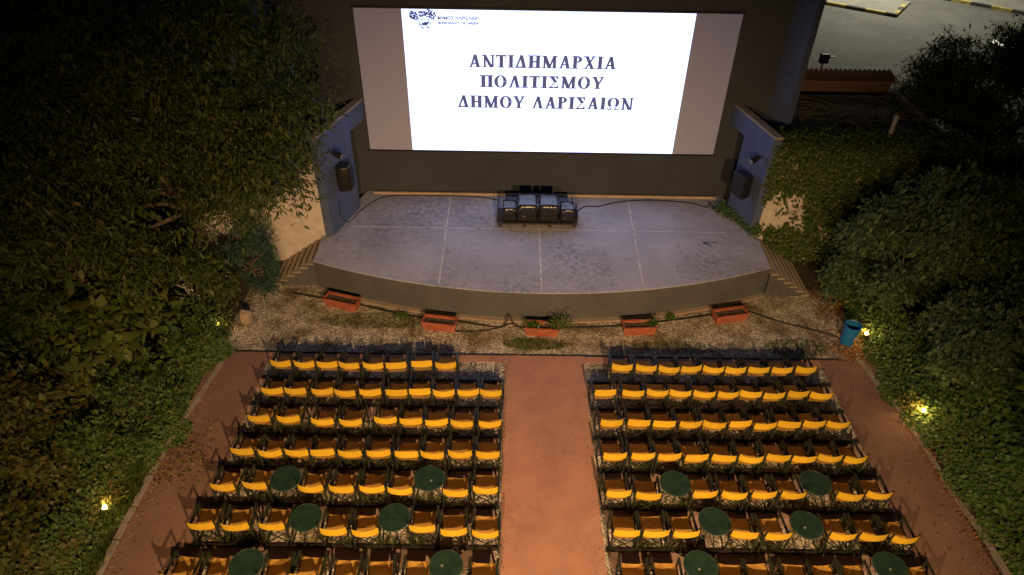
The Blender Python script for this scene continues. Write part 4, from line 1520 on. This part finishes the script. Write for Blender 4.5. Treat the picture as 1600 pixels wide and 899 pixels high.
g = SH + .015
cable([(2.1, 19.3, g), (2.5, 19.85, g), (3.0, 19.9, g), (3.7, 20.2, g), (4.6, 20.35, g), (5.6, 20.3, g), (6.2, 20.2, g), (6.7, 19.95, g), (6.85, 20.3, g), (6.95, 19.7, g)], .016, 'black cable lying along the back of the stage to the right wing')
cable([(-5.05, 19.2, g), (-4.7, 19.9, g), (-4.2, 20.35, g), (-3.0, 20.45, g), (-1.2, 20.42, g), (-.4, 20.2, g)], .013, 'thin black cable lying along the back of the stage to the left wing')
cable([(-5.32, 18.3, 2.0), (-5.33, 18.25, 1.5), (-5.22, 18.6, 1.05), (-5.05, 19.2, g)], .009, 'thin cable hanging down the left wing wall below the speaker')
cable([(7.60, 18.75, 2.4), (7.63, 18.5, 1.6), (7.55, 18.8, 1.04)], .009, 'thin cable hanging down the right wing wall below the speaker')
hz = .03
cable([(-6.6, 16.2, hz), (-5.6, 15.95, hz), (-4.4, 15.65, hz), (-3.2, 15.28, hz), (-2.4, 15.1, hz), (-1.2, 14.92, hz), (-.2, 14.75, hz), (.0, 14.95, .3), (.25, 14.8, hz), (1.2, 14.75, hz), (2.6, 14.82, hz), (3.8, 14.98, hz), (5.4, 15.3, hz), (6.6, 15.6, hz), (7.1, 15.65, hz), (7.9, 15.2, hz), (9.0, 14.75, hz), (9.6, 14.45, hz)], .022, 'thick black hose running along the planters in front of the stage')
cable([(-1.55, 14.55, hz), (-.9, 14.55, hz), (-.3, 14.7, hz), (.1, 14.9, hz), (.45, 14.62, hz)], .013, 'thin black wire looping between two planters on the gravel')
o = MB()
rl = random.Random(12)
for k in range(9):
    x, y, a = 6.25 + rl.uniform(-.2, .2), 17.75 + rl.uniform(-.08, .08), rl.uniform(-.9, .9)
    ln = rl.uniform(.08, .3)
    o.tube([(x, y, SH + .01), (x + ln * .5 * math.cos(a), y + ln * .5 * math.sin(a) + .03, SH + .03), (x + ln * math.cos(a), y + ln * math.sin(a), SH + .012)], [.007, .006, .003], 5)
o = o.build('twig_litter', MT['rubber'])
tag(o, 'small tangle of dark twigs on the right side of the stage floor', 'twigs', kind='stuff')

# wing loudspeakers and little spotlights
def loudspeaker(loc, rz, kind, label):
    root = empty('loudspeaker', loc, rz)
    tag(root, label, 'loudspeaker', 'loudspeakers on the wing walls')
    if kind == 'round':
        poly = [(-.24, 0), (.24, 0), (.26, .18), (.18, .40), (-.18, .40), (-.26, .18)]
        MB().prism(poly, 0, .82).build('cabinet', MT['black'], root, bevel=.05, smooth=True)
        MB().box(-.19, .19, .402, .415, .06, .76).build('grille', MT['rubber'], root, bevel=.004)
    else:
        poly = [(-.24, 0), (.24, 0), (.30, .36), (-.30, .36)]
        MB().prism(poly, 0, .74).build('cabinet', MT['bag'], root, bevel=.015)
        MB().box(-.27, .27, .362, .374, .04, .70).build('grille', MT['rubber'], root, bevel=.004)
    MB().box(-.05, .05, -.14, -.002, .3, .42).build('bracket', MT['steel'], root)
    return root


def wall_spot(loc, rz, label):
    root = empty('stage_spotlight', loc, rz)
    tag(root, label, 'spotlight', 'small spotlights on the wing walls')
    MB().tube([(0, .14, 0), (0, .22, -.02), (0, .42, -.10)], [.05, .085, .10], 16).build('housing', MT['black'], root)
    MB().tube([(0, .422, -.101), (0, .43, -.104)], .088, 16).build('lens', MT['metal'], root)
    MB().bar((0, -.01, 0), (0, .15, 0), .03).build('bracket', MT['steel'], root)
    MB().tube([(-.11, .16, .0), (-.11, .24, .12), (.11, .24, .12), (.11, .16, 0)], .010, 6).build('yoke', MT['steel'], root)
    return root


aL = math.atan2(-(17.86 - 20.70), -(-5.55 + 4.72))
rotL = math.radians(-106)      # +y local turned to face the stage centre, toward the audience
loudspeaker((-5.28, 18.55, 2.35), math.radians(-92), 'round', 'black rounded loudspeaker on the left wing wall')
loudspeaker((7.36, 18.75, 2.25), math.radians(112), 'box', 'black boxy loudspeaker on the right wing wall')
wall_spot((-5.42, 18.25, 3.72), math.radians(-100), 'small black spotlight above the loudspeaker on the left wing wall')
wall_spot((7.60, 18.60, 3.62), math.radians(110), 'small black spotlight above the loudspeaker on the right wing wall')

# ------------------------------------------------------------------ planters
def planter(a, b, label, plant):
    a, b = Vector(a), Vector(b)
    d = (b - a)
    L = d.length
    rz = math.atan2(d.y, d.x)
    root = empty('planter_box', ((a.x + b.x) / 2, (a.y + b.y) / 2, .01), rz)
    tag(root, label, 'planter', 'terracotta planters before the stage')
    hl = L / 2
    wd = .36
    mb = MB()
    out0 = [(-hl + .05, 0.03), (hl - .05, .03), (hl - .05, wd - .03), (-hl + .05, wd - .03)]
    out1 = [(-hl, 0), (hl, 0), (hl, wd), (-hl, wd)]
    in1 = [(-hl + .04, .04), (hl - .04, .04), (hl - .04, wd - .04), (-hl + .04, wd - .04)]
    zt = .30
    mb.v += [(x, y, 0) for x, y in out0] + [(x, y, zt) for x, y in out1] + [(x, y, zt) for x, y in in1] + [(x, y, .2) for x, y in in1]
    for r0 in (0, 4, 8):
        for i in range(4):
            j = (i + 1) % 4
            mb.f.append((r0 + i, r0 + j, r0 + 4 + j, r0 + 4 + i))
    mb.f.append((3, 2, 1, 0))
    mb.build('trough', MT['terra'], root)
    for (x0, x1, y0, y1) in ((-hl - .015, hl + .015, -.018, -.002), (-hl - .015, hl + .015, wd + .002, wd + .018)):
        MB().box(x0, x1, y0, y1, zt - .05, zt + .006).build('rim', MT['terra'], root)
    sm = MB()
    nx, ny = 16, 5
    for j in range(ny + 1):
        for i in range(nx + 1):
            sm.v.append((-hl + .045 + (L - .09) * i / nx, .045 + (wd - .09) * j / ny, .235 + random.uniform(-.02, .025)))
    for j in range(ny):
        for i in range(nx):
            k = j * (nx + 1) + i
            sm.f.append((k, k + 1, k + nx + 2, k + nx + 1))
    sm.build('soil', MT['pot_soil'], root)
    if plant:
        rng = np.random.default_rng(int(abs(a.x) * 100))
        for (cx, n_, h, sp) in plant:
            P = np.stack([cx * hl + rng.normal(0, sp, n_), wd / 2 + rng.normal(0, .08, n_), .24 + np.abs(rng.normal(0, h, n_))], 1)
            D = unit(rng.normal(size=(n_, 3)) + np.array([0, 0, .7]))
            U = unit(np.cross(D, rng.normal(size=(n_, 3))))
            o = link('plant', leaf_mesh('plant', P, D, U, rng.uniform(.07, .14, n_), np.full(n_, .05), MT['leaf_green']), None, root)
            o['kind'] = 'stuff'
    return root


planter((-5.50, 15.60, 0), (-4.48, 15.30, 0), 'terracotta planter box of bare soil at the left end of the stage front', None)
planter((-2.48, 14.60, 0), (-1.50, 14.46, 0), 'terracotta planter box of bare soil, second from the left', None)
planter((.47, 14.40, 0), (1.42, 14.34, 0), 'terracotta planter box with green plants at the middle of the stage front', [(-.6, 110, .06, .10), (1.0, 200, .16, .20)])
planter((3.27, 14.44, 0), (4.22, 14.52, 0), 'terracotta planter box with one green sprig, second from the right', [(.85, 70, .07, .07)])
planter((6.03, 14.98, 0), (7.02, 15.20, 0), 'terracotta planter box of bare soil at the right end of the stage front', None)
grass_clump('weed_patch', -3.15, 15.15, .22, .1, 160, .2, MT['leaf_green'], 'small weed at the stage foot between the first two planters', 37, 'weeds')
grass_clump('weed_patch', 4.75, 15.25, .15, .1, 120, .2, MT['leaf_green'], 'small weed at the stage foot between the two right planters', 38, 'weeds')

# ------------------------------------------------------------------ bin, stone, boards
bb = ray_z(1322, 536)
bn_ = empty('litter_bin', (bb.x, bb.y, .01))
tag(bn_, 'blue plastic litter bin beside a lit plant at the right of the gravel', 'bin')
MB().lathe([(.18, 0), (.215, .62), (.232, .625), (.232, .66), (.205, .66), (.17, .03), (0, .03)], 28).build('bucket', MT['bin'], bn_, smooth=False)
MB().add([(.05, -.202, .22), (.15, -.150, .22), (.158, -.158, .36), (.052, -.212, .36)], [(0, 1, 2, 3)]).build('sticker', MT['paper'], bn_)
MB().tube([(.22 * math.cos(a), .22 * math.sin(a), .64 + .02 * math.sin(a)) for a in np.linspace(0, math.pi, 12)], .008, 6).build('handle', MT['metal'], bn_)

bm = bmesh.new()
bmesh.ops.create_icosphere(bm, subdivisions=3, radius=1)
for v in bm.verts:
    f = 1 + .14 * math.sin(v.co.x * 4 + 1) * math.cos(v.co.z * 3) + .09 * math.sin(v.co.y * 7)
    v.co = Vector((v.co.x * .19 * f, v.co.y * .16 * f, max(-.02, v.co.z * .26 * f + .22)))
me = bpy.data.meshes.new('boulder')
bm.to_mesh(me)
bm.free()
o = link('boulder', me, MT['stone'], None, (-7.52, 14.8, 0), smooth=True)
tag(o, 'pale beige stone standing at the edge of the gravel left of the planters', 'stone')
o = MB().bar((-11.75, 11.0, 1.5), (-11.2, 11.9, 1.75), .12, .03).build('loose_board', MT['wood_old'])
tag(o, 'grey weathered board lying in the ivy at the left edge', 'board')

# ------------------------------------------------------------------ lamps
def garden_lamp(loc, aim, watts, label):
    root = empty('garden_spotlight', loc)
    tag(root, label, 'lamp', 'small warm spotlights in the planting')
    a = Vector(aim).normalized()
    MB().tube([(0, 0, -.02), (0, 0, .16)], .012, 6).build('spike', MT['steel'], root)
    c = Vector((0, 0, .2))
    MB().tube([c - a * .08, c - a * .02, c + a * .05], [.035, .055, .06], 14, True).build('housing', MT['steel'], root)
    MB().tube([c + a * .052, c + a * .058], .055, 14).build('lens', MT['lamp'], root)
    MB().lathe([(0, -.05), (.03, -.04), (.048, -.015), (.05, .01), (.035, .04), (0, .05)], 14, tuple(c + a * .085)).build('bulb_glass', MT['lamp'], root, smooth=True)
    ld = bpy.data.lights.new('garden_bulb', 'POINT')
    ld.energy = watts
    ld.color = LAMP_COL
    ld.shadow_soft_size = .05
    lo = bpy.data.objects.new('bulb', ld)
    COL.objects.link(lo)
    lo.parent = root
    lo.location = c + a * .17


MT['lamp'] = glow('warm_lamp', (1.0, .62, .18), 9.0)
garden_lamp((-8.12, 14.25, 0), (-.3, .5, .6), 22, 'glowing garden spotlight in the shrubs at the far left kerb')
garden_lamp((-8.55, 8.45, 0), (.1, .5, .75), 11, 'glowing garden spotlight in the grass at the lower left kerb')
garden_lamp((10.12, 14.35, .05), (-.2, .35, .75), 24, 'bright garden spotlight beside the blue bin')
garden_lamp((10.42, 11.55, .05), (-.35, -.1, .45), 30, 'bright garden spotlight beside the right path kerb')
rng = np.random.default_rng(71)
for (cx, cy, n_, lab) in ((10.05, 14.55, 160, 'small plant lit bright yellow beside the blue bin'), (10.25, 11.75, 240, 'dry grass plant lit orange beside the right path spotlight'),
                          (-8.5, 8.75, 220, 'small weed lit yellow beside the lower left spotlight'), (-8.15, 14.5, 160, 'small weed lit orange beside the far left spotlight')):
    P = np.stack([rng.normal(0, .13, n_), rng.normal(0, .16, n_), np.abs(rng.normal(0, .16, n_)) + .03], 1)
    D = unit(rng.normal(size=(n_, 3)) + np.array([0, 0, .9]))
    U = unit(np.cross(D, rng.normal(size=(n_, 3))))
    o = link('small_plant', leaf_mesh('small_plant', P, D, U, rng.uniform(.08, .17, n_), np.full(n_, .035), MT['leaf_yellow']), None, None, (cx, cy, .01))
    tag(o, lab, 'plant', kind='stuff')

# floodlight mast behind the seats (the projection end of the yard)
mast = empty('floodlight_mast', (1.0, -6.2, 0))
tag(mast, 'tall grey mast with two warm floodlights behind the rows of chairs', 'floodlight')
MB().tube([(0, 0, 0), (0, 0, 10.7)], [.11, .07], 14).build('pole', MT['metal'], mast)
MB().bar((-2.4, 0, 10.6), (2.4, 0, 10.6), .08).build('cross_arm', MT['metal'], mast)
for fx, pw in ((2.3, 1.0), (-2.3, .55)):
    hd = MB().box(-.25, .25, -.12, .10, -.2, .2).build('flood_head', MT['black'], mast, (fx, .1, 10.42))
    MB().box(-.22, .22, .102, .11, -.17, .17).build('flood_lens', glow('flood_lens', FLOOD_COL, 20), hd)
    ld = bpy.data.lights.new('flood_bulb', 'SPOT')
    ld.energy = FLOOD_W * pw
    ld.color = FLOOD_COL
    ld.spot_size = math.radians(82)
    ld.spot_blend = 1.0
    ld.shadow_soft_size = .12
    lo = bpy.data.objects.new('bulb', ld)
    COL.objects.link(lo)
    lo.parent = mast
    lo.location = (fx, .35, 10.42)
    tgt = Vector((.5, 7.2, 0)) - Vector((1.0 + fx, -5.85, 10.42))
    lo.rotation_euler = tgt.to_track_quat('-Z', 'Y').to_euler()

# street lamp of the car park, just out of the top of the view
sl = empty('street_lamp', (27.0, 52.0, 0))
tag(sl, 'tall street lamp of the car park beyond the top of the view', 'street lamp')
MB().tube([(0, 0, 0), (0, 0, 11.8)], [.10, .06], 12).build('pole', MT['metal'], sl)
MB().tube([(0, 0, 11.75), (-.6, -.5, 12.0), (-1.4, -1.1, 12.0)], .035, 8).build('arm', MT['metal'], sl)
hd = MB().box(-1.75, -1.25, -1.3, -.95, 11.93, 12.03).build('lamp_head', MT['metal'], sl)
MB().box(-1.7, -1.3, -1.26, -.99, 11.918, 11.928).build('lens', glow('street_lens', (1, .88, .6), 15), hd)
ld = bpy.data.lights.new('street_bulb', 'SPOT')
ld.energy = 17000
ld.color = (1.0, .92, .70)
ld.spot_size = math.radians(160)
ld.spot_blend = .5
ld.shadow_soft_size = .15
lo = bpy.data.objects.new('bulb', ld)
COL.objects.link(lo)
lo.parent = sl
lo.location = (-1.5, -1.12, 11.85)
